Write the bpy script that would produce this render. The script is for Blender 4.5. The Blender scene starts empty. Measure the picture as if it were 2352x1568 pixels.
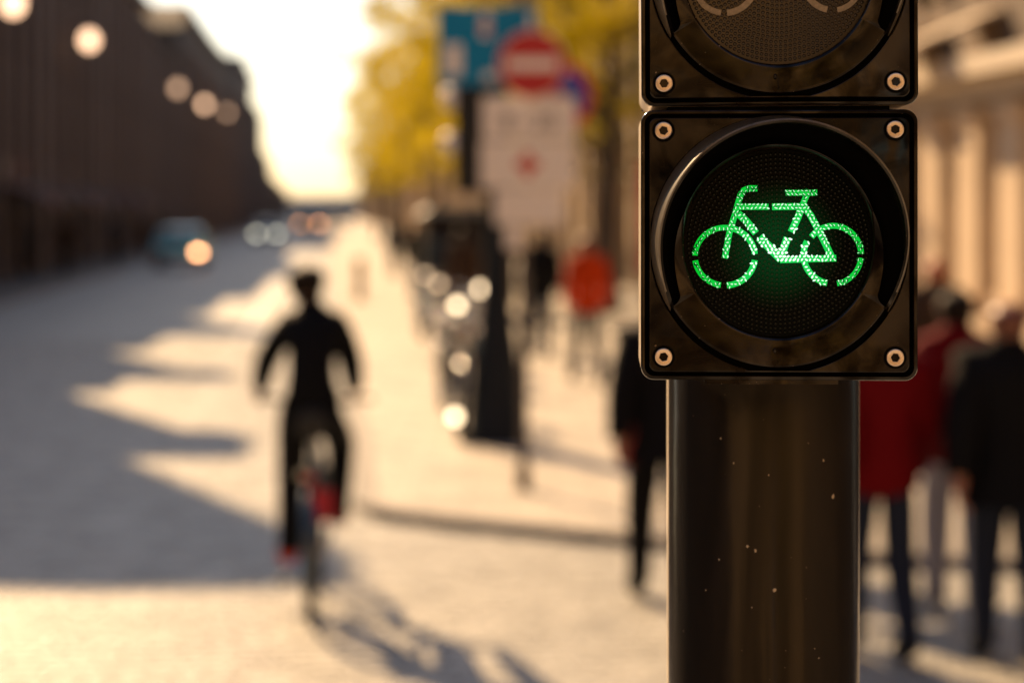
import bpy, bmesh, math, random
from mathutils import Vector, Matrix, noise
R = math.radians
PI = math.pi
random.seed(7)
scene = bpy.context.scene
COL = scene.collection

# ------------------------------------------------------------------ camera, light, exposure
CAMH = 2.05
cam_d = bpy.data.cameras.new('camera')
cam_d.sensor_width = 36.0
cam_d.lens = 70.0
cam_d.shift_y = -299.0 / 2352.0
cam_d.clip_start = 0.05
cam_d.clip_end = 4000
cam_d.dof.use_dof = True
cam_d.dof.focus_distance = 1.058
cam_d.dof.aperture_fstop = 5.2
cam = bpy.data.objects.new('camera', cam_d)
cam.location = (0, 0, CAMH)
cam.rotation_euler = (R(90), 0, 0)
COL.objects.link(cam)
scene.camera = cam

SUN_AZ = 27.0      # degrees to the left of the viewing direction
SUN_EL = 31.5
world = bpy.data.worlds.new('World')
scene.world = world
world.use_nodes = True
wn = world.node_tree
wn.nodes.clear()
w_out = wn.nodes.new('ShaderNodeOutputWorld')
w_bg = wn.nodes.new('ShaderNodeBackground')
w_sky = wn.nodes.new('ShaderNodeTexSky')
w_sky.sky_type = 'NISHITA'
w_sky.sun_disc = False
w_sky.sun_elevation = R(SUN_EL)
w_sky.sun_rotation = R(-SUN_AZ)
w_sky.air_density = 1.0
w_sky.dust_density = 1.3
w_sky.ozone_density = 1.0
w_bg.inputs['Strength'].default_value = 0.062
wn.links.new(w_sky.outputs[0], w_bg.inputs['Color'])
wn.links.new(w_bg.outputs[0], w_out.inputs['Surface'])

sun_d = bpy.data.lights.new('sun', 'SUN')
sun_d.energy = 5.0
sun_d.angle = R(0.5)
sun_d.color = (1.0, 0.665, 0.35)
sun = bpy.data.objects.new('sun', sun_d)
to_sun = Vector((-math.sin(R(SUN_AZ)) * math.cos(R(SUN_EL)), math.cos(R(SUN_AZ)) * math.cos(R(SUN_EL)), math.sin(R(SUN_EL))))
sun.rotation_euler = to_sun.to_track_quat('Z', 'Y').to_euler()
sun.location = (-20, 40, 40)
COL.objects.link(sun)

scene.view_settings.view_transform = 'Standard'
scene.view_settings.look = 'None'
scene.view_settings.exposure = 1.22
scene.view_settings.gamma = 1.0
scene.view_settings.use_curve_mapping = False
scene.cycles.use_denoising = True
scene.cycles.use_adaptive_sampling = False
scene.cycles.max_bounces = 8
scene.cycles.caustics_reflective = False
scene.cycles.caustics_refractive = False
scene.cycles.sample_clamp_indirect = 6.0

# ------------------------------------------------------------------ frames of reference
STREET = R(5.45)                       # the street runs 5.45 degrees left of the view
SD = Vector((-math.sin(STREET), math.cos(STREET), 0))
SR = Vector((math.cos(STREET), math.sin(STREET), 0))
def S(s, t, z=0.0):                    # metres right of the street axis, metres along it
    return SR * s + SD * t + Vector((0, 0, z))
def PX(u, v, D):                       # a point D metres ahead, seen at (u, v) of the 2352 wide photograph
    return Vector(((u - 1176) / 4573.0 * D, D, CAMH - (v - 485) / 4573.0 * D))
def GX(u, D, z=0.0):
    return Vector(((u - 1176) / 4573.0 * D, D, z))

# ------------------------------------------------------------------ materials
MATS = {}
def mat(name, color, rough=0.6, metal=0.0, var=0.0, vscale=5.0, bump=0.0, bscale=30.0, spec=0.5, rvar=0.0,
        emit=None, estr=0.0, trans=0.0, coat=0.0, color2=None):
    if name in MATS:
        return MATS[name]
    m = bpy.data.materials.new(name)
    m.use_nodes = True
    nt = m.node_tree
    b = nt.nodes['Principled BSDF']
    b.inputs['Base Color'].default_value = (*color, 1)
    b.inputs['Roughness'].default_value = rough
    b.inputs['Metallic'].default_value = metal
    b.inputs['Specular IOR Level'].default_value = spec
    if coat:
        b.inputs['Coat Weight'].default_value = coat
        b.inputs['Coat Roughness'].default_value = 0.08
    if emit:
        b.inputs['Emission Color'].default_value = (*emit, 1)
        b.inputs['Emission Strength'].default_value = estr
    if var or bump or rvar or color2:
        tc = nt.nodes.new('ShaderNodeTexCoord')
        nz = nt.nodes.new('ShaderNodeTexNoise')
        nz.inputs['Scale'].default_value = vscale
        nz.inputs['Detail'].default_value = 6
        nz.inputs['Roughness'].default_value = 0.65
        nt.links.new(tc.outputs['Object'], nz.inputs['Vector'])
        if var or color2:
            rp = nt.nodes.new('ShaderNodeValToRGB')
            c2 = color2 or tuple(min(1, c * (1 + var)) for c in color)
            c1 = tuple(c * (1 - var) for c in color) if not color2 else color
            rp.color_ramp.elements[0].position = 0.3
            rp.color_ramp.elements[1].position = 0.7
            rp.color_ramp.elements[0].color = (*c1, 1)
            rp.color_ramp.elements[1].color = (*c2, 1)
            nt.links.new(nz.outputs['Fac'], rp.inputs['Fac'])
            nt.links.new(rp.outputs['Color'], b.inputs['Base Color'])
        if rvar:
            mr = nt.nodes.new('ShaderNodeMapRange')
            mr.inputs['From Min'].default_value = 0.35
            mr.inputs['From Max'].default_value = 0.65
            mr.inputs['To Min'].default_value = max(0.02, rough - rvar)
            mr.inputs['To Max'].default_value = min(1, rough + rvar)
            nt.links.new(nz.outputs['Fac'], mr.inputs['Value'])
            nt.links.new(mr.outputs['Result'], b.inputs['Roughness'])
        if bump:
            n2 = nt.nodes.new('ShaderNodeTexNoise')
            n2.inputs['Scale'].default_value = bscale
            n2.inputs['Detail'].default_value = 5
            bp = nt.nodes.new('ShaderNodeBump')
            bp.inputs['Strength'].default_value = bump
            bp.inputs['Distance'].default_value = 0.02
            nt.links.new(tc.outputs['Object'], n2.inputs['Vector'])
            nt.links.new(n2.outputs['Fac'], bp.inputs['Height'])
            nt.links.new(bp.outputs['Normal'], b.inputs['Normal'])
    if trans:
        tr = nt.nodes.new('ShaderNodeBsdfTranslucent')
        tr.inputs['Color'].default_value = (color[0] * 1.5, color[1] * 1.6, color[2], 1)
        mx = nt.nodes.new('ShaderNodeMixShader')
        mx.inputs['Fac'].default_value = trans
        out = nt.nodes['Material Output']
        nt.links.new(b.outputs[0], mx.inputs[1])
        nt.links.new(tr.outputs[0], mx.inputs[2])
        nt.links.new(mx.outputs[0], out.inputs['Surface'])
    MATS[name] = m
    return m

def paving_mat(name, color, sx, sy, rough=0.7):
    m = bpy.data.materials.new(name)
    m.use_nodes = True
    nt = m.node_tree
    b = nt.nodes['Principled BSDF']
    tc = nt.nodes.new('ShaderNodeTexCoord')
    br = nt.nodes.new('ShaderNodeTexBrick')
    br.inputs['Scale'].default_value = 1.0
    br.inputs['Brick Width'].default_value = sx
    br.inputs['Row Height'].default_value = sy
    br.inputs['Mortar Size'].default_value = 0.012
    br.inputs['Color1'].default_value = (*color, 1)
    br.inputs['Color2'].default_value = (*[c * 0.8 for c in color], 1)
    br.inputs['Mortar'].default_value = (*[c * 0.45 for c in color], 1)
    nz = nt.nodes.new('ShaderNodeTexNoise')
    nz.inputs['Scale'].default_value = 1.3
    nz.inputs['Detail'].default_value = 8
    mp = nt.nodes.new('ShaderNodeMapRange')
    mp.inputs['From Min'].default_value = 0.3
    mp.inputs['From Max'].default_value = 0.7
    mp.inputs['To Min'].default_value = 0.78
    mp.inputs['To Max'].default_value = 1.15
    mul = nt.nodes.new('ShaderNodeMix')
    mul.data_type = 'RGBA'
    mul.blend_type = 'MULTIPLY'
    mul.inputs['Factor'].default_value = 1
    nt.links.new(tc.outputs['Object'], br.inputs['Vector'])
    nt.links.new(tc.outputs['Object'], nz.inputs['Vector'])
    nt.links.new(nz.outputs['Fac'], mp.inputs['Value'])
    nt.links.new(br.outputs['Color'], mul.inputs['A'])
    nt.links.new(mp.outputs['Result'], mul.inputs['B'])
    nt.links.new(mul.outputs['Result'], b.inputs['Base Color'])
    b.inputs['Roughness'].default_value = rough
    bp = nt.nodes.new('ShaderNodeBump')
    bp.inputs['Strength'].default_value = 0.4
    bp.inputs['Distance'].default_value = 0.01
    nt.links.new(br.outputs['Fac'], bp.inputs['Height'])
    bp.invert = True
    nt.links.new(bp.outputs['Normal'], b.inputs['Normal'])
    return m

# ------------------------------------------------------------------ mesh builder
def basis(d):
    d = d.normalized()
    a = Vector((0, 0, 1)) if abs(d.z) < 0.95 else Vector((1, 0, 0))
    x = d.cross(a).normalized()
    y = d.cross(x).normalized()
    return x, y

class MB:
    def __init__(self):
        self.v = []; self.f = []
    def add(self, vs, fs):
        o = len(self.v)
        self.v += [tuple(p) for p in vs]
        self.f += [tuple(i + o for i in q) for q in fs]
        return self
    def box(self, c, s, M=None):
        c = Vector(c); h = Vector(s) / 2
        vs = [Vector((x * h.x, y * h.y, z * h.z)) for x in (-1, 1) for y in (-1, 1) for z in (-1, 1)]
        if M: vs = [M @ p for p in vs]
        return self.add([p + c for p in vs], [(0, 1, 3, 2), (4, 6, 7, 5), (0, 4, 5, 1), (2, 3, 7, 6), (0, 2, 6, 4), (1, 5, 7, 3)])
    def hexa(self, p):                     # 8 points: bottom four, top four
        return self.add(p, [(3, 2, 1, 0), (4, 5, 6, 7), (0, 1, 5, 4), (1, 2, 6, 5), (2, 3, 7, 6), (3, 0, 4, 7)])
    def cyl(self, a, b, r0, r1=None, n=12, caps=True):
        a = Vector(a); b = Vector(b); r1 = r0 if r1 is None else r1
        x, y = basis(b - a)
        vs = []
        for p, r in ((a, r0), (b, r1)):
            vs += [p + (x * math.cos(2 * PI * k / n) + y * math.sin(2 * PI * k / n)) * r for k in range(n)]
        fs = [(k, (k + 1) % n, n + (k + 1) % n, n + k) for k in range(n)]
        if caps: fs += [tuple(range(n - 1, -1, -1)), tuple(range(n, 2 * n))]
        return self.add(vs, fs)
    def tube(self, pts, rs, n=10, closed=False):
        pts = [Vector(p) for p in pts]
        if not hasattr(rs, '__len__'): rs = [rs] * len(pts)
        vs = []; m = len(pts)
        px = None
        for i, p in enumerate(pts):
            if closed: d = pts[(i + 1) % m] - pts[i - 1]
            else: d = pts[min(i + 1, m - 1)] - pts[max(i - 1, 0)]
            d.normalize()
            if px is None: x, y = basis(d)
            else:
                x = (px - d * px.dot(d)).normalized(); y = d.cross(x).normalized()
            px = x
            vs += [p + (x * math.cos(2 * PI * k / n) + y * math.sin(2 * PI * k / n)) * rs[i] for k in range(n)]
        fs = []
        for i in range(m if closed else m - 1):
            j = (i + 1) % m
            fs += [(i * n + k, i * n + (k + 1) % n, j * n + (k + 1) % n, j * n + k) for k in range(n)]
        if not closed: fs += [tuple(range(n - 1, -1, -1)), tuple((m - 1) * n + k for k in range(n))]
        return self.add(vs, fs)
    def lathe(self, prof, n=32, c=(0, 0, 0), axis='z', a0=0, a1=2 * PI):     # prof: (r, h)
        c = Vector(c); vs = []; full = abs(a1 - a0 - 2 * PI) < 1e-6
        cols = n if full else n + 1
        for k in range(cols):
            a = a0 + (a1 - a0) * k / n
            for r, h in prof:
                if axis == 'z': vs.append(c + Vector((r * math.cos(a), r * math.sin(a), h)))
                elif axis == 'y': vs.append(c + Vector((r * math.cos(a), h, r * math.sin(a))))
                else: vs.append(c + Vector((h, r * math.cos(a), r * math.sin(a))))
        m = len(prof); fs = []
        for k in range(n):
            j = (k + 1) % cols
            fs += [(k * m + i, j * m + i, j * m + i + 1, k * m + i + 1) for i in range(m - 1)]
        return self.add(vs, fs)
    def ball(self, c, r, n=12, m=8):
        r = Vector(r) if hasattr(r, '__len__') else Vector((r, r, r))
        c = Vector(c); vs = []
        for i in range(m + 1):
            th = PI * i / m
            for k in range(n):
                a = 2 * PI * k / n
                vs.append(c + Vector((r.x * math.sin(th) * math.cos(a), r.y * math.sin(th) * math.sin(a), r.z * math.cos(th))))
        fs = [(i * n + k, (i + 1) * n + k, (i + 1) * n + (k + 1) % n, i * n + (k + 1) % n) for i in range(m) for k in range(n)]
        return self.add(vs, fs)
    def prism(self, poly, ext):            # poly of 3D points, extruded by vector ext
        n = len(poly); ext = Vector(ext)
        vs = [Vector(p) for p in poly] + [Vector(p) + ext for p in poly]
        fs = [tuple(range(n - 1, -1, -1)), tuple(range(n, 2 * n))] + [(k, (k + 1) % n, n + (k + 1) % n, n + k) for k in range(n)]
        return self.add(vs, fs)
    def mesh(self, name, m, smooth=None):
        me = bpy.data.meshes.new(name)
        me.from_pydata(self.v, [], self.f)
        bm = bmesh.new(); bm.from_mesh(me)
        bmesh.ops.remove_doubles(bm, verts=bm.verts, dist=1e-7)
        bmesh.ops.recalc_face_normals(bm, faces=bm.faces)
        bm.to_mesh(me); bm.free()
        me.materials.append(m)
        if smooth:
            me.shade_smooth()
            me.set_sharp_from_angle(angle=R(smooth))
        return me
    def obj(self, name, m, parent=None, smooth=None, loc=None):
        o = bpy.data.objects.new(name, self.mesh(name, m, smooth))
        COL.objects.link(o)
        if parent: o.parent = parent
        if loc is not None: o.location = loc
        return o

def tag(o, label=None, cat=None, group=None, kind=None):
    if label: o['label'] = label
    if cat: o['category'] = cat
    if group: o['group'] = group
    if kind: o['kind'] = kind
    return o
def thing(name, label, cat, loc=(0, 0, 0), rz=0, group=None):
    o = bpy.data.objects.new(name, None)
    o.empty_display_size = 0.2
    COL.objects.link(o)
    o.location = loc; o.rotation_euler = (0, 0, rz)
    return tag(o, label, cat, group)
def copy_tree(o, parent=None):
    c = o.copy(); COL.objects.link(c); c.parent = parent
    for ch in list(o.children): copy_tree(ch, c)
    return c
def pmesh(name, me, parent, loc=None, rot=None):
    o = bpy.data.objects.new(name, me); COL.objects.link(o); o.parent = parent
    if loc is not None: o.location = loc
    if rot is not None: o.rotation_euler = rot
    return o

# materials
M_asphalt = mat('asphalt', (0.07, 0.066, 0.062), 0.8, var=0.25, vscale=2, bump=0.3, bscale=60)
M_road = mat('worn_granite_road', (0.275, 0.268, 0.245), 0.62, var=0.16, vscale=0.9, bump=0.35, bscale=9)
M_setts = mat('granite_setts', (0.325, 0.31, 0.275), 0.6, var=0.42, vscale=3.2, bump=0.3, bscale=40)
M_pave = paving_mat('granite_paving', (0.43, 0.38, 0.315), 0.6, 0.4)
M_kerb = mat('kerb_granite', (0.22, 0.2, 0.18), 0.75, var=0.2, vscale=6)
M_dirt = mat('ground_dirt', (0.13, 0.12, 0.10), 0.9, var=0.2, vscale=0.2)
M_chrome = mat('chrome', (0.75, 0.74, 0.72), 0.12, metal=1.0)
M_steel = mat('zinc_steel', (0.32, 0.32, 0.32), 0.42, metal=0.7, var=0.15, vscale=20)
M_black = mat('black_rubber', (0.012, 0.012, 0.012), 0.7)
M_blackgloss = mat('black_paint', (0.008, 0.009, 0.010), 0.45, spec=.25)
M_glass = mat('dark_glass', (0.015, 0.018, 0.022), 0.08, spec=0.35)
M_white = mat('white_sign_paint', (0.88, 0.78, 0.68), 0.45)
M_redp = mat('red_sign_paint', (0.5, 0.012, 0.016), 0.45)
M_bluep = mat('blue_sign_paint', (0.002, 0.21, 0.40), 0.5, spec=.2)
M_darkblue = mat('dark_blue_sign_paint', (0.03, 0.05, 0.35), 0.45)

KH = 0.075
# ------------------------------------------------------------------ the ground
g = MB(); g.add([(-1500, -300, -0.02), (1500, -300, -0.02), (1500, 3000, -0.02), (-1500, 3000, -0.02)], [(0, 1, 2, 3)])
tag(g.obj('ground', M_dirt), kind='structure')
g = MB(); g.add([S(-7, -60), S(0.8, -60), S(0.8, 900), S(-7, 900)], [(0, 1, 2, 3)])
g.add([S(0.8, -60), S(60, -60), S(60, 30), S(0.8, 30)], [(0, 1, 2, 3)])
g.add([S(-60, -60), S(-7, -60), S(-7, 22), S(-60, 22)], [(0, 1, 2, 3)])
road = tag(g.obj('road', M_road), kind='structure')

# individual setts close to the camera, a joined carpet of low stones
g = MB()
rnd = random.Random(3)
t = 3.2
row = 0
def kerb_y(x):                       # how far ahead the curved kerb runs at x
    for (xa, ya), (xb, yb) in (((-3, 99), (-.95, 99)), ((-.95, 13.7), (-.45, 13.0)), ((-.45, 13.0), (.35, 12.5)), ((.35, 12.5), (1.5, 11.85)), ((1.5, 11.85), (6, 10.4)), ((6, 10.4), (14, 8.6))):
        if xa <= x <= xb: return ya + (yb - ya) * (x - xa) / (xb - xa)
    return 99
while t < 32.0:
    s = -6.9 + (row % 2) * 0.07
    while s < (0.36 if t > 13 else 8.0):
        w = rnd.uniform(0.115, 0.15)
        pq = S(s + w, t + .13)
        if (s > .26 or pq.x > -.95) and (t > 12.9 and s > .22 or pq.y > kerb_y(pq.x) - .16):
            s += w
            continue
        zz = 0.007 + rnd.uniform(0, 0.005)
        a = S(s, t); b_ = S(s + w - 0.014, t); c_ = S(s + w - 0.014, t + 0.112); d_ = S(s, t + 0.112)
        cc = (a + b_ + c_ + d_) / 4
        low = [a, b_, c_, d_]
        top = [cc + (p - cc) * 0.92 + Vector((0, 0, zz + rnd.uniform(-0.0018, 0.0018))) for p in low]
        o = len(g.v)
        g.v += [tuple(p + Vector((0, 0, 0.001))) for p in low] + [tuple(p) for p in top]
        g.f += [(o + 4, o + 5, o + 6, o + 7), (o, o + 1, o + 5, o + 4), (o + 1, o + 2, o + 6, o + 5), (o + 2, o + 3, o + 7, o + 6), (o + 3, o, o + 4, o + 7)]
        s += w
    t += 0.126
    row += 1
me = bpy.data.meshes.new('road_setts'); me.from_pydata(g.v, [], g.f); me.materials.append(M_setts)
o = bpy.data.objects.new('road_setts', me); COL.objects.link(o)
tag(o, 'grey granite setts paving the near part of the road', 'paving', kind='stuff')

# right pavement with its rounded corner
edge = [S(0.42, 900), S(0.42, 60), S(0.42, 30), S(0.42, 17), Vector((-0.97, 14.3, 0)), Vector((-0.95, 13.7, 0)), Vector((-0.80, 13.3, 0)), Vector((-0.45, 13.0, 0)),
        Vector((-0.1, 12.8, 0)), Vector((0.35, 12.5, 0)), Vector((1.5, 11.85, 0)), Vector((3.0, 11.35, 0)), Vector((6, 10.4, 0)), Vector((14, 8.6, 0)), Vector((40, 4, 0))]
def slab(name, edge, far, m, h):
    bm = bmesh.new()
    pts = edge + far
    vs = [bm.verts.new((p.x, p.y, h)) for p in pts]
    f = bm.faces.new(vs)
    bmesh.ops.triangulate(bm, faces=[f])
    me = bpy.data.meshes.new(name); bm.to_mesh(me); bm.free(); me.materials.append(m)
    for p in me.polygons:
        pass
    o = bpy.data.objects.new(name, me); COL.objects.link(o)
    return o
tag(slab('pavement', edge, [S(60, 12), S(60, 900)], M_pave, KH), kind='structure')
g = MB()
kp = edge[:]
for i in range(len(kp) - 1):
    a, b_ = kp[i], kp[i + 1]
    d = (b_ - a).normalized(); nrm = Vector((d.y, -d.x, 0)) * 0.14
    g.hexa([a - nrm * 0, b_, b_ + nrm, a + nrm, a + Vector((0, 0, KH + .006)), b_ + Vector((0, 0, KH + .006)), b_ + nrm + Vector((0, 0, KH + .006)), a + nrm + Vector((0, 0, KH + .006))])
tag(g.obj('kerb', M_kerb), kind='structure')
# left pavement
tag(slab('pavement', [S(-7, 22), S(-7, 900)], [S(-60, 900), S(-60, 22)], M_asphalt, 0.12), kind='structure')
g = MB()
g.hexa([S(-7.15, 22), S(-6.98, 22), S(-6.98, 900), S(-7.15, 900), S(-7.15, 22, .127), S(-6.98, 22, .127), S(-6.98, 900, .127), S(-7.15, 900, .127)])
tag(g.obj('kerb', M_kerb), kind='structure')
# pavement the signal and the camera stand on
tag(slab('pavement', [Vector((-6, -60, 0)), Vector((-6, -1, 0)), Vector((-4.5, 1.5, 0)), Vector((-1, 2.4, 0)), Vector((4, 2.2, 0)), Vector((60, 0, 0))], [Vector((60, -60, 0))], M_pave, 0.12), kind='structure')
# painted edge line of the cycle lane
M_line = mat('road_line_paint', (0.62, 0.6, 0.56), 0.6, var=0.15, vscale=3)
g = MB(); g.add([S(-1.35, 19.2, .004), S(-1.23, 19.2, .004), S(-1.23, 260, .004), S(-1.35, 260, .004)], [(0, 1, 2, 3)])
tag(g.obj('lane_marking', M_line), kind='structure')

# ------------------------------------------------------------------ buildings
M_lwall = mat('dark_brown_render', (0.048, 0.033, 0.025), 0.85, var=0.25, vscale=0.35)  # one even dark brown for the whole wall
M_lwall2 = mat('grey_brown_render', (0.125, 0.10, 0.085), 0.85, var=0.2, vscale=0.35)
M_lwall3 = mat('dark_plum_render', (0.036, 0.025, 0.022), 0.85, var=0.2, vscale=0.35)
M_roof = mat('dark_sheet_roof', (0.05, 0.045, 0.042), 0.6)
M_stone = mat('buff_sandstone', (0.55, 0.42, 0.29), 0.8, var=0.15, vscale=0.8, bump=0.2, bscale=8)
M_stone2 = mat('brown_plaster', (0.125, 0.088, 0.058), 0.85, var=0.2, vscale=0.5)
M_trim = mat('pale_stone_trim', (0.55, 0.46, 0.35), 0.75, var=0.1, vscale=2)

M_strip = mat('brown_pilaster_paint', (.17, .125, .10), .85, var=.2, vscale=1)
def house(label, side, s0, profile, depth, wallm, floors=4, win_w=1.1, bay=2.6, shopfront=True, win_from=0.0):
    """side -1: facade faces +s (left row); side +1: facade faces -s (right row).  profile = [(t, H), ...]"""
    t0, t1 = profile[0][0], profile[-1][0]
    tm = (t0 + t1) / 2
    base = S(s0, tm)
    root = thing('house', label, 'building', base, STREET, None)
    L = lambda s, t, z: Vector((s - s0, t - tm, z))
    poly = [L(s0, t0, 0)] + [L(s0, t, h) for t, h in profile] + [L(s0, t1, 0)]
    MB().prism(poly, (side * depth, 0, 0)).obj('wall', wallm, root)
    # cornice along the top edge
    for (ta, ha), (tb, hb) in zip(profile[:-1], profile[1:]):
        if tb - ta < 0.6: continue
        o_ = -side
        c = MB()
        c.hexa([L(s0 + o_ * 0.35, ta, ha - 0.35), L(s0 + o_ * 0.35, tb, hb - 0.35), L(s0 - o_ * 0.02, tb, hb - 0.35), L(s0 - o_ * 0.02, ta, ha - 0.35),
                L(s0 + o_ * 0.45, ta, ha + 0.04), L(s0 + o_ * 0.45, tb, hb + 0.04), L(s0 - o_ * 0.02, tb, hb + 0.04), L(s0 - o_ * 0.02, ta, ha + 0.04)])
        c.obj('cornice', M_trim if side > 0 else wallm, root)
    n = max(1, int((t1 - t0 - 0.8) / bay))
    hmin = min(h for t, h in profile)
    if t1 - t0 > 5:
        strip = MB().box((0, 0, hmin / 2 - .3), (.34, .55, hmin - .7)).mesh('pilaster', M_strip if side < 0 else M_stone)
        for k in range(0, n + 1):
            pmesh('pilaster', strip, root, L(s0 - side * .15, min(t1 - .4, max(t0 + .4, t0 + (t1 - t0) * k / n)), 0.05))
    fl = 3.3
    wme = None
    for k in range(n):
        tc_ = t0 + (t1 - t0) * (k + 0.5) / n
        hh = min(h for t, h in profile)
        for f in range(floors):
            z = 1.0 + f * fl if f else 0.3
            hgt = 1.8 if f else 2.6
            ww = win_w if f else min(bay * 0.72, 2.0)
            if z + hgt > hh - 0.7: continue
            o_ = -side
            key = (f == 0, side)
            if wme is None: wme = {}
            if key not in wme:
                fr = MB()
                e = 0.1
                for (x0, x1, z0, z1) in ((-ww / 2 - e, -ww / 2, 0, hgt), (ww / 2, ww / 2 + e, 0, hgt), (-ww / 2 - e, ww / 2 + e, hgt, hgt + e), (-ww / 2 - e - .05, ww / 2 + e + .05, -e, 0), (-0.03, 0.03, 0, hgt), (-ww / 2, ww / 2, hgt * .62, hgt * .62 + .06)):
                    fr.box((o_ * 0.05, (x0 + x1) / 2, (z0 + z1) / 2), (0.12 if abs(x1 - x0) > 0.07 else 0.08, x1 - x0, z1 - z0))
                pn = MB().box((o_ * 0.012, 0, hgt / 2), (0.03, ww - 0.002, hgt - 0.002))
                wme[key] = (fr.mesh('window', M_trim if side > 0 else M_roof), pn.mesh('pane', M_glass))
            w = pmesh('window', wme[key][0], root, L(s0, tc_, z))
            pmesh('pane', wme[key][1], w)
    return root

LS = -9.0
gh = house('gabled corner house of the left row, roof shaped to cast road shadow', -1, LS, [(27.2, 10.0), (36.6, 10.2)], 11, M_lwall, 3)
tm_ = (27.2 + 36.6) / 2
MB().prism([(-.02, t_ - tm_, z_) for t_, z_ in ((27.3, 9.9), (28.0, 10.4), (29.8, 11.8), (32.3, 14.0), (34.2, 15.4), (35.2, 15.4), (35.5, 12.2), (36.55, 12.2), (36.55, 9.9))], (-1.5, 0, 0)).obj('shadow_gable', M_lwall2, gh)  # thin unseen front piece added to shape the shadow on the road
house('narrow dark house beside the gabled corner house', -1, LS, [(36.65, 13.2), (38.3, 13.2), (38.4, 10.3), (43.0, 10.2)], 11, M_lwall3, 3)  # roof step shaped to cast a finger of shadow on the road
house('dark left house with roof blocks stepped to cast road shadows', -1, LS, [(43.1, 12.4), (44.3, 12.4), (44.4, 9.9), (53.4, 10.2), (53.6, 13.7), (55.3, 13.7), (55.4, 10.5), (64.0, 10.5)], 11, M_lwall, 3)  # unseen stepped roof line shaped to throw shadow fingers across the road
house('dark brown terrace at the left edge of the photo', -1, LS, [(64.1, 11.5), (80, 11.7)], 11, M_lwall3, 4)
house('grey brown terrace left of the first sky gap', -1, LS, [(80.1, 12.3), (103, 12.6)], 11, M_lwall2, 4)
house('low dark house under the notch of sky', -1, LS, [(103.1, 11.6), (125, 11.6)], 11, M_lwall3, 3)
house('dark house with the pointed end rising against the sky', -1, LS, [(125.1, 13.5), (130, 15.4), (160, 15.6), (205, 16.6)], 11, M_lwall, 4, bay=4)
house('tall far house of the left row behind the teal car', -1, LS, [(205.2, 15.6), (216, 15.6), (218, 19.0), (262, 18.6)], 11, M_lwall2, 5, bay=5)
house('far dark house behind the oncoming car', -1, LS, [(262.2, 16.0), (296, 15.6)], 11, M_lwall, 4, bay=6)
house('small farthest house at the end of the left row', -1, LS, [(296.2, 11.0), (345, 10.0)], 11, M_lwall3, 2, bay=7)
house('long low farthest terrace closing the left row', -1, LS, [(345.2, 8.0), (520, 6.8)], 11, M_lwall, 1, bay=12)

far_ = thing('house', 'long low grey blue building closing the far end of the street', 'building', S(-1, 640), STREET)
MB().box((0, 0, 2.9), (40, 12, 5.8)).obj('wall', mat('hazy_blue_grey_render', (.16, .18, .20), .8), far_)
MB().prism([(-20.5, -6.5, 5.8), (20.5, -6.5, 5.8), (18, 0, 7.2), (-18, 0, 7.2)], (0, .3, 0)).obj('roof', M_roof, far_)
# canvas awnings and shop sign boards along the ground floors of the left row
for k, (t_, c_) in enumerate(((57, (.22, .10, .08)), (61, (.16, .12, .10)), (67, (.25, .13, .10)), (72, (.13, .10, .10)), (78, (.20, .12, .11)), (86, (.16, .08, .11)), (94, (.24, .16, .12)), (108, (.18, .10, .10)))):
    a_ = thing('awning', ('reddish brown', 'grey brown', 'rusty pink', 'dull grey', 'faded pink', 'plum', 'tan', 'far reddish')[k] + ' awning over a shopfront of the dark left row', 'awning', S(LS, t_), STREET, 'shop awnings of the left row')
    MB().hexa([(.02, -1.3, 2.9), (1.5, -1.3, 2.35), (1.5, 1.3, 2.35), (.02, 1.3, 2.9), (.02, -1.3, 2.96), (1.5, -1.3, 2.4), (1.5, 1.3, 2.4), (.02, 1.3, 2.96)]).obj('canvas', mat('awning_canvas_%d' % k, c_, .8, trans=.3), a_)
    MB().box((1.5, 0, 2.27), (.02, 2.6, .22)).obj('valance', mat('awning_canvas_%d' % k, c_), a_)
    MB().box((.05, 0, 3.3), (.08, 2.0, .45)).obj('sign_board', mat('sign_board_%d' % (k % 3), ((.3, .26, .22), (.24, .10, .09), (.18, .2, .24))[k % 3], .6), a_)
RS = 8.2
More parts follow.
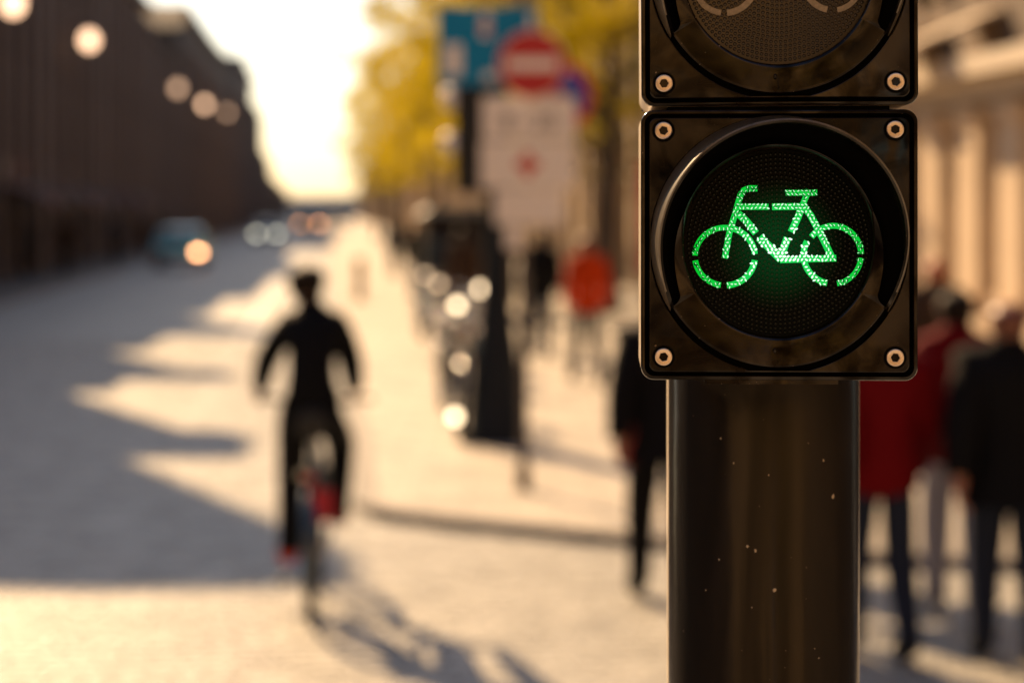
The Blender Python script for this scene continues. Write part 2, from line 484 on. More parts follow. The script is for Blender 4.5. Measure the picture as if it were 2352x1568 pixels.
# right row: palace front with pilasters
M_palwall = mat('umber_plaster', (.13, .09, .06), .85, var=.2, vscale=.6)
def palace():
    t0, t1 = 17.0, 33.0
    root = thing('palace', 'sunlit buff stone building with tall pilasters at the right edge', 'building', S(RS, 25), STREET)
    L = lambda s, t, z: Vector((s - RS, t - 25, z))
    def B(mb, s0, s1, ta, tb, z0, z1):
        return mb.box(L((s0 + s1) / 2, (ta + tb) / 2, (z0 + z1) / 2), (s1 - s0, tb - ta, z1 - z0))
    B(MB(), RS + 0.0, RS + 12, t0, t1, 0, 15).obj('wall', M_palwall, root)
    B(MB(), RS - 0.4, RS + 0.1, t0 + .01, t1 - .01, 0.1, 0.85).obj('plinth', M_stone, root)
    pm = MB()
    pm.box((0, 0, 1.35), (0.42, 0.8, 2.1)).box((-.02, 0, 2.46), (0.52, 0.94, 0.16)).box((-.02, 0, .22), (0.52, 0.94, 0.2))
    pme = pm.mesh('pilaster', M_stone)
    wm = MB().box((0, 0, 0), (0.06, 0.62, 2.0)).mesh('pane', M_glass)
    k = 0
    t = t0 + 0.6
    while t < t1 - 0.4:
        pmesh('pilaster', pme, root, L(RS - 0.18, t, 0.75))
        if t + 0.7 < t1: pmesh('window', wm, root, L(RS - 0.02, t + 0.75, 2.0))
        t += 1.5
    e = MB()
    B(e, RS - 0.5, RS + .1, t0 + .005, t1 - .005, 3.38, 3.62)
    B(e, RS - 0.75, RS + .1, t0 + .003, t1 - .003, 3.625, 3.85)
    e.obj('entablature', M_trim, root)
    # upper storey windows with hoods
    fr = MB().box((0, 0, 0), (0.2, 1.5, 0.16)).box((0, -.66, -1.2), (0.14, .14, 2.2)).box((0, .66, -1.2), (0.14, .14, 2.2)).mesh('window', M_trim)
    pn = MB().box((0, 0, -1.2), (0.05, 1.18, 2.2)).mesh('pane', M_glass)
    for z in (7.2, 11.2):
        for k in range(6):
            w = pmesh('window', fr, root, L(RS - 0.08, t0 + 1.6 + k * 2.55, z))
            pmesh('pane', pn, w, (0.05, 0, 0))
    # sloping canvas awnings between the pilasters and the upper floor
    for ta, tb, z, dz in ((23.3, 24.6, 3.98, 0.55), (25.6, 27.2, 4.25, 0.28)):
        MB().hexa([L(RS - 1.25, ta, z - .02), L(RS - 1.25, tb, z - .02), L(RS - .01, tb, z + dz - .06), L(RS - .01, ta, z + dz - .06),
                   L(RS - 1.25, ta, z + .03), L(RS - 1.25, tb, z + .03), L(RS - .01, tb, z + dz), L(RS - .01, ta, z + dz)]).obj('awning', mat('cream_canvas', (0.62, 0.5, 0.36), .8), root)
    B(MB(), RS - 0.7, RS + .1, t0, t1, 15.0, 15.5).obj('cornice', M_trim, root)
palace()
house('brown plastered house behind the red banner', 1, RS, [(33.2, 12.5), (56, 12.8)], 12, M_stone2, 4)
house('tall plastered house behind the white sign plates', 1, RS, [(56.2, 14.5), (84, 14.5)], 12, M_stone2, 4)
house('brown house behind the street trees', 1, RS, [(84.2, 13), (130, 13.5)], 12, M_stone2, 4, bay=4)
house('farther buff house behind the last street tree', 1, RS, [(130.2, 15), (200, 15)], 12, M_stone, 4, bay=5)
house('farthest house of the right row', 1, RS, [(200.2, 11), (420, 10)], 12, M_stone2, 3, bay=9)

# buildings behind the camera, seen only as reflections in the glossy signal
def back_house(label, x0, x1, y, H, m, seed):
    root = thing('house', label, 'building', ((x0 + x1) / 2, y, 0))
    W = x1 - x0
    MB().box((0, -5, H / 2), (W, 10, H)).obj('wall', m, root)
    fr = MB().box((0, .05, 0), (1.5, .14, .14)).box((0, .05, 2.2), (1.5, .14, .14)).box((-.7, .05, 1.1), (.12, .13, 2.1)).box((.7, .05, 1.1), (.12, .13, 2.1)).mesh('window', M_trim)
    pn = MB().box((0, .02, 1.1), (1.26, .03, 2.1)).mesh('pane', M_glass)
    for f in range(int((H - 1.5) / 3.4)):
        k = 1.5
        while k < W - 1:
            w = pmesh('window', fr, root, (-W / 2 + k, 0.0, 1.0 + 3.4 * f)); pmesh('pane', pn, w)
            k += 2.9
    MB().box((0, .1, H + .2), (W, .8, .4)).obj('cornice', M_trim, root)
    return root
M_back = mat('cream_render', (0.40, 0.26, 0.115), 0.85, var=0.2, vscale=0.5)
M_back2 = mat('ochre_render', (0.33, 0.21, 0.09), 0.85, var=0.2, vscale=0.5)
back_house('cream house across the street behind the camera', -34, 2, -19, 14, M_back, 1)
def side_house(label, x, y0, y1, H, m, face):
    r = back_house(label, 0, y1 - y0, 0, H, m, 3)
    r.location = (x, (y0 + y1) / 2, 0)
    r.rotation_euler = (0, 0, R(-90) if face > 0 else R(90))
side_house('brown house across the side street, left of the camera', -24, -18, 24, 13, M_stone2, 1)
side_house('brown house standing to the right of the camera', 15, -14, 13, 15, M_stone2, -1)
back_house('taller cream house right behind the camera', 3.2, 22, -17, 17, M_back2, 2)


# ------------------------------------------------------------------ street trees
M_bark = mat('bark', (0.075, 0.055, 0.04), 0.9, var=0.3, vscale=8, bump=0.6, bscale=20)
M_leaf = mat('spring_leaf', (0.33, 0.24, 0.004), 0.6, trans=0.6, var=0.55, vscale=0.8, spec=.2)
M_leaf2 = mat('darker_leaf', (0.10, 0.085, 0.01), 0.6, trans=0.4, var=0.3, vscale=0.6)
def tree_mesh(seed, H, crown_r, crown_z0, n_clump, per, leafm, lsize=0.13):
    rd = random.Random(seed)
    tr = MB()
    tr.tube([(0, 0, 0), (0.03, 0.02, 1.2), (-0.04, 0.03, H * .35), (0.06, -.05, H * .6), (0, 0, H * .85)], [.19, .15, .125, .08, .03], 10)
    cz = (crown_z0 + H) / 2; ch = (H - crown_z0) / 2
    tips = []
    for k in range(16):
        a = rd.uniform(0, 2 * PI); z0 = rd.uniform(H * .28, H * .7)
        d = Vector((math.cos(a), math.sin(a), rd.uniform(.15, .9)))
        ln = crown_r * rd.uniform(.55, .95)
        p1 = Vector((0, 0, z0)) + d * ln * .5 + Vector((0, 0, .1)); p2 = Vector((0, 0, z0)) + d * ln
        tr.tube([(0, 0, z0), p1, p2], [.055, .035, .012], 6)
        tips.append(p2); tips.append(p1)
    lf = []; fs = []
    cl = []
    for k in range(n_clump):
        while True:
            p = Vector((rd.uniform(-1, 1), rd.uniform(-1, 1), rd.uniform(-1, 1)))
            if p.length < 1 and p.length > 0.25: break
        p = Vector((p.x * crown_r, p.y * crown_r, cz + p.z * ch))
        p += Vector((rd.gauss(0, .25), rd.gauss(0, .25), 0))
        cl.append((p, rd.uniform(.28, .5)))
    for p, r in cl:
        for i in range(per):
            q = p + Vector((rd.gauss(0, r * .5), rd.gauss(0, r * .5), rd.gauss(0, r * .36)))
            nrm = Vector((rd.gauss(0, 1), rd.gauss(0, 1), rd.gauss(0.3, 1))).normalized()
            x, y = basis(nrm); s = lsize * rd.uniform(.6, 1.3)
            o = len(lf)
            lf += [tuple(q - x * s * .5), tuple(q + y * s * .3 + nrm * s * .08), tuple(q + x * s * .5), tuple(q - y * s * .3 + nrm * s * .08)]
            fs.append((o, o + 1, o + 2, o + 3))
    me = bpy.data.meshes.new('crown'); me.from_pydata(lf, [], fs); me.materials.append(leafm)
    return tr.mesh('trunk', M_bark, 50), me
TA = tree_mesh(11, 9.5, 2.9, 2.9, 110, 75, M_leaf)
TB = tree_mesh(12, 10.5, 3.2, 2.8, 115, 75, M_leaf)
TC = tree_mesh(13, 8.5, 2.6, 2.6, 90, 80, M_leaf2)
def street_tree(meshes, s, t, rz, label):
    root = thing('street_tree', label, 'tree', S(s, t, 0.12), rz, 'trees along the right pavement')
    pmesh('trunk', meshes[0], root); o = pmesh('crown', meshes[1], root)
    o['kind'] = 'stuff'
    return root
street_tree(TA, 3.9, 42, 0.3, 'yellow green tree right behind the blue sign, nearest of its row')
street_tree(TB, 4.6, 52, 2.1, 'yellow green tree, second of the row behind the signs')
street_tree(TA, 3.7, 63, 4.0, 'yellow green tree, third of the row behind the signs')
street_tree(TB, 3.9, 76, 5.2, 'sunlit yellow green tree midway along the row')
street_tree(TA, 3.8, 92, 1.2, 'sunlit tree whose crown borders the bright sky')
street_tree(TB, 3.8, 112, 3.3, 'far yellow green tree near the end of the row')
street_tree(TC, 3.8, 138, 0.9, 'small far tree in haze at the end of the row')
street_tree(TA, 5.4, 37, 2.9, 'yellow green tree closest to the signal, just left of it')
street_tree(TC, 6.9, 49, 2.9, 'darker green tree close to the brown house front')

for x, y, rz, m_, lab in ((-3.2, -11.0, 0.4, TC, 'unseen tree added for dark reflections, in front of the cream house'), (1.6, -9.0, 2.2, TA, 'unseen tree added for dark reflections, right behind the camera'), (5.0, -12.0, 1.2, TC, 'unseen tree added for dark reflections, before the taller cream house')):  # trees added so the signal reflects irregular dark blotches
    r_ = thing('street_tree', lab, 'tree', (x, y, KH), rz, 'trees added behind the camera for reflections')
    pmesh('trunk', m_[0], r_); pmesh('crown', m_[1], r_)['kind'] = 'stuff'

# ------------------------------------------------------------------ traffic signal in the foreground
def plastic(name, col, r0, r1, scale, coat=.12, stretch=None, s0=.12, s1=.50, spk=.735):
    m = bpy.data.materials.new(name); m.use_nodes = True
    nt = m.node_tree; b = nt.nodes['Principled BSDF']
    tc = nt.nodes.new('ShaderNodeTexCoord')
    n1 = nt.nodes.new('ShaderNodeTexNoise'); n1.inputs['Scale'].default_value = scale; n1.inputs['Detail'].default_value = 7; n1.inputs['Roughness'].default_value = .6
    n1.inputs['Distortion'].default_value = 0.8
    if stretch:
        mpn = nt.nodes.new('ShaderNodeMapping'); mpn.inputs['Scale'].default_value = stretch
        nt.links.new(tc.outputs['Object'], mpn.inputs['Vector']); nt.links.new(mpn.outputs[0], n1.inputs['Vector'])
    else:
        nt.links.new(tc.outputs['Object'], n1.inputs['Vector'])
    mr = nt.nodes.new('ShaderNodeMapRange')
    for k, v in (('From Min', .38), ('From Max', .62), ('To Min', r0), ('To Max', r1)): mr.inputs[k].default_value = v
    nt.links.new(n1.outputs['Fac'], mr.inputs['Value']); nt.links.new(mr.outputs['Result'], b.inputs['Roughness'])
    # dust film: slightly paler brown where the noise is high, plus sparse specks
    rp = nt.nodes.new('ShaderNodeValToRGB')
    rp.color_ramp.elements[0].position = .35; rp.color_ramp.elements[0].color = (*col, 1)
    rp.color_ramp.elements[1].position = .75; rp.color_ramp.elements[1].color = (col[0] * 2.6 + .004, col[1] * 2.2 + .002, col[2] * 1.8 + .001, 1)
    nt.links.new(n1.outputs['Fac'], rp.inputs['Fac'])
    n2 = nt.nodes.new('ShaderNodeTexNoise'); n2.inputs['Scale'].default_value = 420; n2.inputs['Detail'].default_value = 2
    nt.links.new(tc.outputs['Object'], n2.inputs['Vector'])
    sp = nt.nodes.new('ShaderNodeValToRGB'); sp.color_ramp.elements[0].position = spk; sp.color_ramp.elements[1].position = spk + .02
    sp.color_ramp.elements[0].color = (0, 0, 0, 1); sp.color_ramp.elements[1].color = (1, 1, 1, 1)
    nt.links.new(n2.outputs['Fac'], sp.inputs['Fac'])
    mx = nt.nodes.new('ShaderNodeMix'); mx.data_type = 'RGBA'
    mx.inputs['B'].default_value = (.18, .14, .10, 1)
    nt.links.new(sp.outputs['Color'], mx.inputs['Factor']); nt.links.new(rp.outputs['Color'], mx.inputs['A'])
    nt.links.new(mx.outputs['Result'], b.inputs['Base Color'])
    n3 = nt.nodes.new('ShaderNodeTexNoise'); n3.inputs['Scale'].default_value = 14; n3.inputs['Detail'].default_value = 3
    nt.links.new(tc.outputs['Object'], n3.inputs['Vector'])
    bp = nt.nodes.new('ShaderNodeBump'); bp.inputs['Strength'].default_value = .25; bp.inputs['Distance'].default_value = .004
    nt.links.new(n3.outputs['Fac'], bp.inputs['Height']); nt.links.new(bp.outputs['Normal'], b.inputs['Normal'])
    n4 = nt.nodes.new('ShaderNodeTexNoise'); n4.inputs['Scale'].default_value = scale * .9; n4.inputs['Detail'].default_value = 4; n4.inputs['Distortion'].default_value = 1.6
    if stretch: nt.links.new(mpn.outputs[0], n4.inputs['Vector'])
    else: nt.links.new(tc.outputs['Object'], n4.inputs['Vector'])
    m4 = nt.nodes.new('ShaderNodeMapRange')
    for k, v in (('From Min', .40), ('From Max', .60), ('To Min', s0), ('To Max', s1)): m4.inputs[k].default_value = v
    nt.links.new(n4.outputs['Fac'], m4.inputs['Value']); nt.links.new(m4.outputs['Result'], b.inputs['Specular IOR Level'])
    b.inputs['Sheen Weight'].default_value = coat        # thin dusty film that catches grazing light
    b.inputs['Sheen Roughness'].default_value = .12
    return m
M_plast = plastic('black_polycarbonate', (0.0024, 0.0016, 0.0010), .05, .20, 22, .0)
M_visor = plastic('black_visor_plastic', (0.0015, 0.0014, 0.0013), .08, .2, 25, .0)
M_rimlight = mat('painted_rim_light', (0.42, 0.35, 0.26), 0.38, var=.25, vscale=60, spec=.8)  # pale colour stands in for sunlight along the housing sides
M_visglint = mat('painted_visor_glint', (0.085, 0.068, 0.048), 0.30, var=.5, vscale=90, spec=1.0)  # paler colour imitates the sunlit crescent on the visor's outer face
M_void = mat('gasket_black', (0.001, 0.001, 0.001), 0.9, spec=0.1)
M_polepaint = plastic('dark_pole_paint', (0.0050, 0.0046, 0.0040), .10, .26, 16, .6, (1, 1, .12), .10, .32, .775)
pb_ = M_polepaint.node_tree.nodes['Principled BSDF']
pb_.inputs['Coat Weight'].default_value = .15; pb_.inputs['Coat Roughness'].default_value = .42

M_screw = mat('stainless_steel', (0.78, 0.68, 0.58), 0.34, metal=1.0, var=0.12, vscale=700)
M_screwdark = mat('screw_socket', (0.40, 0.33, 0.27), 0.5, metal=1.0, var=.3, vscale=900)

mm = 0.001
def rr_point(a, hw, hh, r):
    """boundary of a rounded rectangle in direction a"""
    c, s = math.cos(a), math.sin(a)
    ac, as_ = abs(c), abs(s)
    k = min(hw / ac if ac > 1e-9 else 1e9, hh / as_ if as_ > 1e-9 else 1e9)
    x, y = ac * k, as_ * k
    if x > hw - r and y > hh - r:
        cx, cy = hw - r, hh - r
        bq = -(ac * cx + as_ * cy); cq = cx * cx + cy * cy - r * r
        k = -bq + math.sqrt(max(0, bq * bq - cq)); x, y = ac * k, as_ * k
    return math.copysign(x, c), math.copysign(y, s)

def ring_stack(mb, rings, n):
    """rings: list of functions a -> (x, z, depth) in mm ; consecutive ones are bridged"""
    vs = []
    for k in range(n):
        a = 2 * PI * k / n
        for f in rings:
            x, z, d = f(a)
            vs.append((x * mm, d * mm, z * mm))
    m = len(rings)
    fs = [(k * m + i, ((k + 1) % n) * m + i, ((k + 1) % n) * m + i + 1, k * m + i + 1) for k in range(n) for i in range(m - 1)]
    return mb.add(vs, fs)
def RRf(hw, hh, r, d): return lambda a: (*rr_point(a, hw, hh, r), d)
def CF(r, d): return lambda a: (r * math.cos(a), r * math.sin(a), d)

HW, HH = 73.5, 72.15
LR = 50.6            # visible lens radius
LZ = 0.8             # lens centre above housing centre
A_END = R(-31)       # visor runs from here over the top to the mirror angle
N = 720
# housing
h = MB()
ring_stack(h, [RRf(HW - 1.0, HH - 1.0, 6.0, 78), RRf(HW, HH, 7.0, 77), RRf(HW, HH, 7.0, 14), RRf(HW + .01, HH + .01, 7.0, 1.2), RRf(HW - .35, HH - .35, 6.7, .35), RRf(HW - 1.1, HH - 1.1, 6.1, 0),
               RRf(HW - 2.0, HH - 2.0, 5.4, 0), RRf(HW - 2.3, HH - 2.3, 5.2, .4), RRf(HW - 2.35, HH - 2.35, 5.2, 3)], N)
h.box((0, .0775, 0), (2 * (HW - 1.2) * mm, .002, 2 * (HH - 1.2) * mm))
housing_me = h.mesh('signal_head', M_plast, 40)
housing_me.materials.append(M_rimlight)
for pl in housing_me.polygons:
    if pl.center.y > .0012 and abs(pl.normal.y) < .3 and max(abs(pl.center.x) / HW, abs(pl.center.z) / HH) > .97 * mm: pl.material_index = 1  # side faces take the painted rim light

gasket = MB()
ring_stack(gasket, [RRf(HW - 2.35, HH - 2.35, 5.2, 3), RRf(HW - 2.35, HH - 2.35, 5.2, 6.2), CF(60, 6.2), CF(53, 9.0), CF(52.5, 12)], N)
gasket.box((0, .016, 0), (2 * (HW - 4) * mm, .001, 2 * (HH - 4) * mm))
gasket_me = gasket.mesh('gasket', M_void)
# door panel
PW, PH, PR = HW - 4.2, HH - 4.1, 4.4
HOLE = 68.6
def hole(extra, d):
    def f(a):
        bx, bz = rr_point(a, PW - 1.0, PH - 1.0, PR)
        rb = math.hypot(bx, bz)
        r = min(HOLE + extra, rb)
        return (r * math.cos(a), r * math.sin(a) + 0 * LZ, d)
    return f
p = MB()
ring_stack(p, [RRf(PW, PH, PR, 4.6), RRf(PW, PH, PR, .9), RRf(PW - .25, PH - .25, PR - .2, .45), RRf(PW - .7, PH - .7, PR - .5, .25), RRf(PW - .85, PH - .85, PR - .6, .25), hole(.75, .25), hole(.6, .25), hole(.15, .45), hole(0, .9), hole(0, 6)], N)
panel_me = p.mesh('door_panel', M_plast, 40)
# dark recess rings round the four screws (a shallow counterbore collar)
# bezel: dished ring between lens and visor
def r_out(a):
    # full width below, a slot for the visor above
    a = (a + PI / 2) % (2 * PI)          # 0 = straight down
    dd = min(a, 2 * PI - a)              # angle from straight down
    e = PI / 2 + A_END                   # angle from straight down where visor ends
    w = R(4.5)
    x = (dd - e) / w
    if x <= 0: return 66.3
    if x >= 1: return 59.3 - 6.3 * min(1, (x - 1) / 10.0) ** .8
    return 66.3 - 7.0 * math.sqrt(max(0, 1 - (1 - x) ** 2))
def BF(k, d, off=0.0):
    def f(a):
        r = LR + (r_out(a) + off - LR) * k
        return (r * math.cos(a), r * math.sin(a) + LZ, d)
    return f
bz = MB()
ring_stack(bz, [CF(LR - 1.2, 9.5), BF(0, 9.2, 0), BF(0.0, 4.4), BF(.03, 3.9), BF(.12, 3.5), BF(.3, 2.9), BF(.5, 2.3), BF(.7, 1.75), BF(.88, 1.3), BF(.965, 1.1), BF(.99, 1.3), BF(1, 1.7), BF(1, 6.0)], N)
# fix the first ring's centre to the lens centre
bezel_me = bz.mesh('bezel', M_plast, 45)
nub = MB().ball((-2 * mm, 1.9 * mm, (LZ - 57.2) * mm), (1.0 * mm, .9 * mm, 1.5 * mm), 16, 10)
nub.box((-.6 * mm, 2.8 * mm, (LZ - 58.6) * mm), (.22 * mm, 1.2 * mm, 12 * mm), Matrix.Rotation(R(-16), 3, 'X'))
nub_me = nub.mesh('mould_nub', M_plast, 50)
# visor (hood)
def visor():
    n = 260
    a0, a1 = A_END - R(1.2), PI - A_END + R(1.2)
    steps = 14
    vs = []
    def rad(z):   # outer radius at distance z in front of the panel
        return 68.3 - 3.9 * (1 - math.exp(-z / 16.0)) - 0.006 * z
    for k in range(n + 1):
        a = a0 + (a1 - a0) * k / n
        x = (math.sin(a) - math.sin(a0)) / (1 - math.sin(a0))
        Lg = -1.0 + 59 * (max(0, x) ** 0.62)
        col = []
        for i in range(steps + 1):
            z = -4 + (Lg + 4) * (i / steps)
            r = rad(max(z, 0))
            if i == steps: r -= .25
            col.append((r, z))
        col.append((rad(max(Lg, 0)) - 1.0, Lg + .3))
        for i in range(steps, -1, -1):
            z = -4 + (Lg + 4) * (i / steps)
            r = rad(max(z, 0)) - 2.4
            if i == steps: r += .25
            col.append((r, z))
        for r, z in col:
            vs.append((r * math.cos(a) * mm, -z * mm, (r * math.sin(a) + LZ) * mm))
    m = 2 * (steps + 1) + 1
    fs = [(k * m + i, (k + 1) * m + i, (k + 1) * m + (i + 1) % m, k * m + (i + 1) % m) for k in range(n) for i in range(m)]
    fs += [tuple(range(m)), tuple(n * m + i for i in range(m - 1, -1, -1))]
    v = MB(); v.add(vs, fs)
    return v.mesh('visor', M_visor, 35)
visor_me = visor()
visor_me.materials.append(M_visglint)
for pl in visor_me.polygons:
    c_ = pl.center.copy(); c_.y = 0; c_.z -= LZ * mm
    if pl.normal.dot(c_.normalized()) > .3: pl.material_index = 1

# lens
M_lens_on = mat('lit_green_lens', (0.0006, 0.0014, 0.0008), 0.22, spec=.05, emit=(0.0, 0.4, 0.08), estr=0.0)
M_lens_off = mat('unlit_smoked_lens', (0.013, 0.009, 0.006), 0.2, spec=.6)
def add_glow(m, peak):
    nt = m.node_tree; b = nt.nodes['Principled BSDF']
    tc = nt.nodes.new('ShaderNodeTexCoord')
    vm = nt.nodes.new('ShaderNodeVectorMath'); vm.operation = 'SUBTRACT'; vm.inputs[1].default_value = (0, 0, 0.0)
    ln = nt.nodes.new('ShaderNodeVectorMath'); ln.operation = 'LENGTH'
    nt.links.new(tc.outputs['Object'], vm.inputs[0]); nt.links.new(vm.outputs[0], ln.inputs[0])
    mr = nt.nodes.new('ShaderNodeMapRange')
    for k, v in (('From Min', .004), ('From Max', .040), ('To Min', peak), ('To Max', 0)): mr.inputs[k].default_value = v
    mr.interpolation_type = 'SMOOTHERSTEP'
    nt.links.new(ln.outputs['Value'], mr.inputs['Value']); nt.links.new(mr.outputs['Result'], b.inputs['Emission Strength'])
add_glow(M_lens_on, 0.035)
lp = [(0.0001, 5.6)] + [(LR * k / 10, 5.6 + 1.8 * (k / 10) ** 2) for k in range(1, 11)] + [(LR + .8, 9.5)]
def lens_depth(r): return 5.6 + 1.8 * (r / LR) ** 2
def lens_mesh(m): return MB().lathe([(r * mm, d * mm) for r, d in lp], 120, (0, 0, LZ * mm), 'y').mesh('lens', m, 40)
def bumps_mesh(m):
    b = MB(); sp = 2.55
    k = 0
    r = 0.0
    while r < LR - 1.0:
        cnt = max(1, int(round(2 * PI * r / sp)))
        for i in range(cnt):
            a = 2 * PI * (i + .5 * (k % 2)) / cnt
            cx, cz = r * math.cos(a), r * math.sin(a) + LZ
            d = lens_depth(r)
            vs = []; fs = []
            nn = 8
            for (rr, hh_) in ((1.02, -.06), (.78, .3), (.40, .5)):
                for q in range(nn):
                    w = 2 * PI * q / nn
                    vs.append(((cx + rr * math.cos(w)) * mm, (d - hh_) * mm, (cz + rr * math.sin(w)) * mm))
            for lvl in range(2):
                fs += [(lvl * nn + q, lvl * nn + (q + 1) % nn, (lvl + 1) * nn + (q + 1) % nn, (lvl + 1) * nn + q) for q in range(nn)]
            fs.append(tuple(2 * nn + q for q in range(nn)))
            b.add(vs, fs)
        r += sp * .94; k += 1
    me = b.mesh('lens_bumps', m, None)
    me.shade_smooth()
    return me
# bicycle pictogram, traced as strokes on the lens
Zs = 0.04818
def Z(x, y): return ((x - 1179) * Zs, -(y - 757) * Zs + LZ)
def arc(cx, cy, rx, ry, a0, a1, n=26):
    return [Z(cx + rx * math.cos(R(a0 + (a1 - a0) * k / n)), cy - ry * math.sin(R(a0 + (a1 - a0) * k / n))) for k in range(n + 1)]
STROKES = [
    ([Z(950, 148), Z(860, 146), Z(800, 168), Z(765, 215), Z(745, 280), Z(722, 360), Z(700, 440), Z(672, 530), Z(640, 640), Z(618, 760), Z(588, 925)], 76),
    ([Z(745, 352), Z(1072, 352)], 76),
    ([Z(1112, 352), Z(1440, 348)], 84),
    ([Z(735, 425), Z(835, 520), Z(932, 645)], 92),
    ([Z(968, 690), Z(1090, 810), Z(1215, 935)], 112),
    ([Z(1440, 350), Z(1398, 470), Z(1322, 632)], 90),
    ([Z(1282, 695), Z(1245, 800), Z(1205, 930)], 98),
    ([Z(1265, 195), Z(1400, 198), Z(1612, 194)], 74),
    ([Z(1500, 215), Z(1470, 280), Z(1445, 350)], 74),
    ([Z(1450, 330), Z(1540, 450), Z(1625, 610), Z(1700, 760), Z(1780, 925)], 86),
    ([Z(1200, 942), Z(1500, 932), Z(1822, 922)], 84),
    (arc(1790, 885, 308, 322, 118, 2, 24), 72),
    (arc(1790, 885, 308, 322, 142, 120, 6), 76),
    (arc(1790, 885, 330, 322, 152, 258, 24), 78),
    (arc(1790, 885, 308, 322, -6, -82, 20), 66),
    (arc(590, 905, 332, 322, 84, 178, 24), 68),
    (arc(590, 905, 332, 322, 84, 5, 20), 76),
    (arc(590, 905, 332, 322, 188, 262, 20), 70),
    (arc(590, 905, 332, 322, -7, -86, 20), 78),
]
def ribbon(mb, pts, w, depth_up):
    n = len(pts); L_ = []; Rr = []
    for i, (x, z) in enumerate(pts):
        a = pts[max(0, i - 1)]; b = pts[min(n - 1, i + 1)]
        dx, dz = b[0] - a[0], b[1] - a[1]; l = math.hypot(dx, dz) or 1
        nx, nz = -dz / l, dx / l
        L_.append((x + nx * w / 2, z + nz * w / 2)); Rr.append((x - nx * w / 2, z - nz * w / 2))
    vs = []
    for (x, z) in L_ + Rr:
        r = math.hypot(x, z - LZ)
        vs.append((x * mm, (lens_depth(r) - depth_up) * mm, z * mm))
    mb.add(vs, [(i, i + 1, n + i + 1, n + i) for i in range(n - 1)])
def symbol_mesh(m, up0=.16):
    b = MB()
    for k, (pts, w) in enumerate(STROKES):
        q = []
        for i in range(len(pts) - 1):          # resample finely so that the strip follows the domed lens
            a, c = pts[i], pts[i + 1]
            s_ = max(1, int(math.hypot(c[0] - a[0], c[1] - a[1]) / 1.2))
            q += [(a[0] + (c[0] - a[0]) * j / s_, a[1] + (c[1] - a[1]) * j / s_) for j in range(s_)]
        q.append(pts[-1])
        ribbon(b, q, w * Zs * .88, up0 + .002 * k)
    return b.mesh('bicycle_symbol', m)
def seg_dist(px, pz, a, b):
    ax, az = a; bx, bz = b
    dx, dz = bx - ax, bz - az; L2 = dx * dx + dz * dz
    t = 0 if L2 == 0 else max(0, min(1, ((px - ax) * dx + (pz - az) * dz) / L2))
    return math.hypot(px - ax - dx * t, pz - az - dz * t), (0 <= ((px - ax) * dx + (pz - az) * dz) <= L2)
def in_stroke(x, z, marg):
    for pts, w in STROKES:
        for i in range(len(pts) - 1):
            d, ins = seg_dist(x, z, pts[i], pts[i + 1])
            if d < w * Zs / 2 - marg and ins: return True
    return False
def bead_mesh(m, seed, fill, mcell):
    """elongated bright glints where the lens bumps focus the LEDs"""
    rd = random.Random(seed); b = MB(); cl = MB()
    sp = 2.15; rows = int(2 * LR / (sp * .86))
    for j in range(rows):
        z = -LR + j * sp * .86
        for i in range(int(2 * LR / sp)):
            x = -LR + (i + .5 * (j % 2)) * sp
            x += rd.uniform(-.16, .16); zz = z + rd.uniform(-.16, .16)
            if not in_stroke(x, zz, .30): continue
            c = math.hypot(x - 1.5, zz + 7)
            near = max(0, 1 - c / 45)
            ln = (.66 + .42 * near) * rd.uniform(.8, 1.2) * fill; wd = (.24 + .42 * near) * rd.uniform(.8, 1.15) * fill
            an = math.atan2(zz - LZ, x) + PI / 2 + rd.gauss(0, .45) if rd.random() < .6 else rd.uniform(0, PI)
            r = math.hypot(x, zz - LZ); d = lens_depth(r)
            if near < .70:
                rc = (1.0 - .75 * near) * rd.uniform(.85, 1.1); da = rd.uniform(0, 6.28)
                cl.add([((x + .25 * math.cos(da) + rc * math.cos(2 * PI * q / 10)) * mm, (d - .61) * mm, (zz + .25 * math.sin(da) + rc * math.sin(2 * PI * q / 10)) * mm) for q in range(10)] + [(x * mm, (d - .63) * mm, zz * mm)], [(q, (q + 1) % 10, 10) for q in range(10)])
            vs = []
            for q in range(8):
                w = 2 * PI * q / 8
                ex, ez = ln * math.cos(w), wd * math.sin(w)
                vs.append(((x + ex * math.cos(an) - ez * math.sin(an)) * mm, (d - .66) * mm, (zz + ex * math.sin(an) + ez * math.cos(an)) * mm))
            vs.append((x * mm, (d - .9) * mm, zz * mm))
            b.add(vs, [(q, (q + 1) % 8, 8) for q in range(8)])
    return b.mesh('symbol_glints', m), cl.mesh('symbol_cells', mcell)
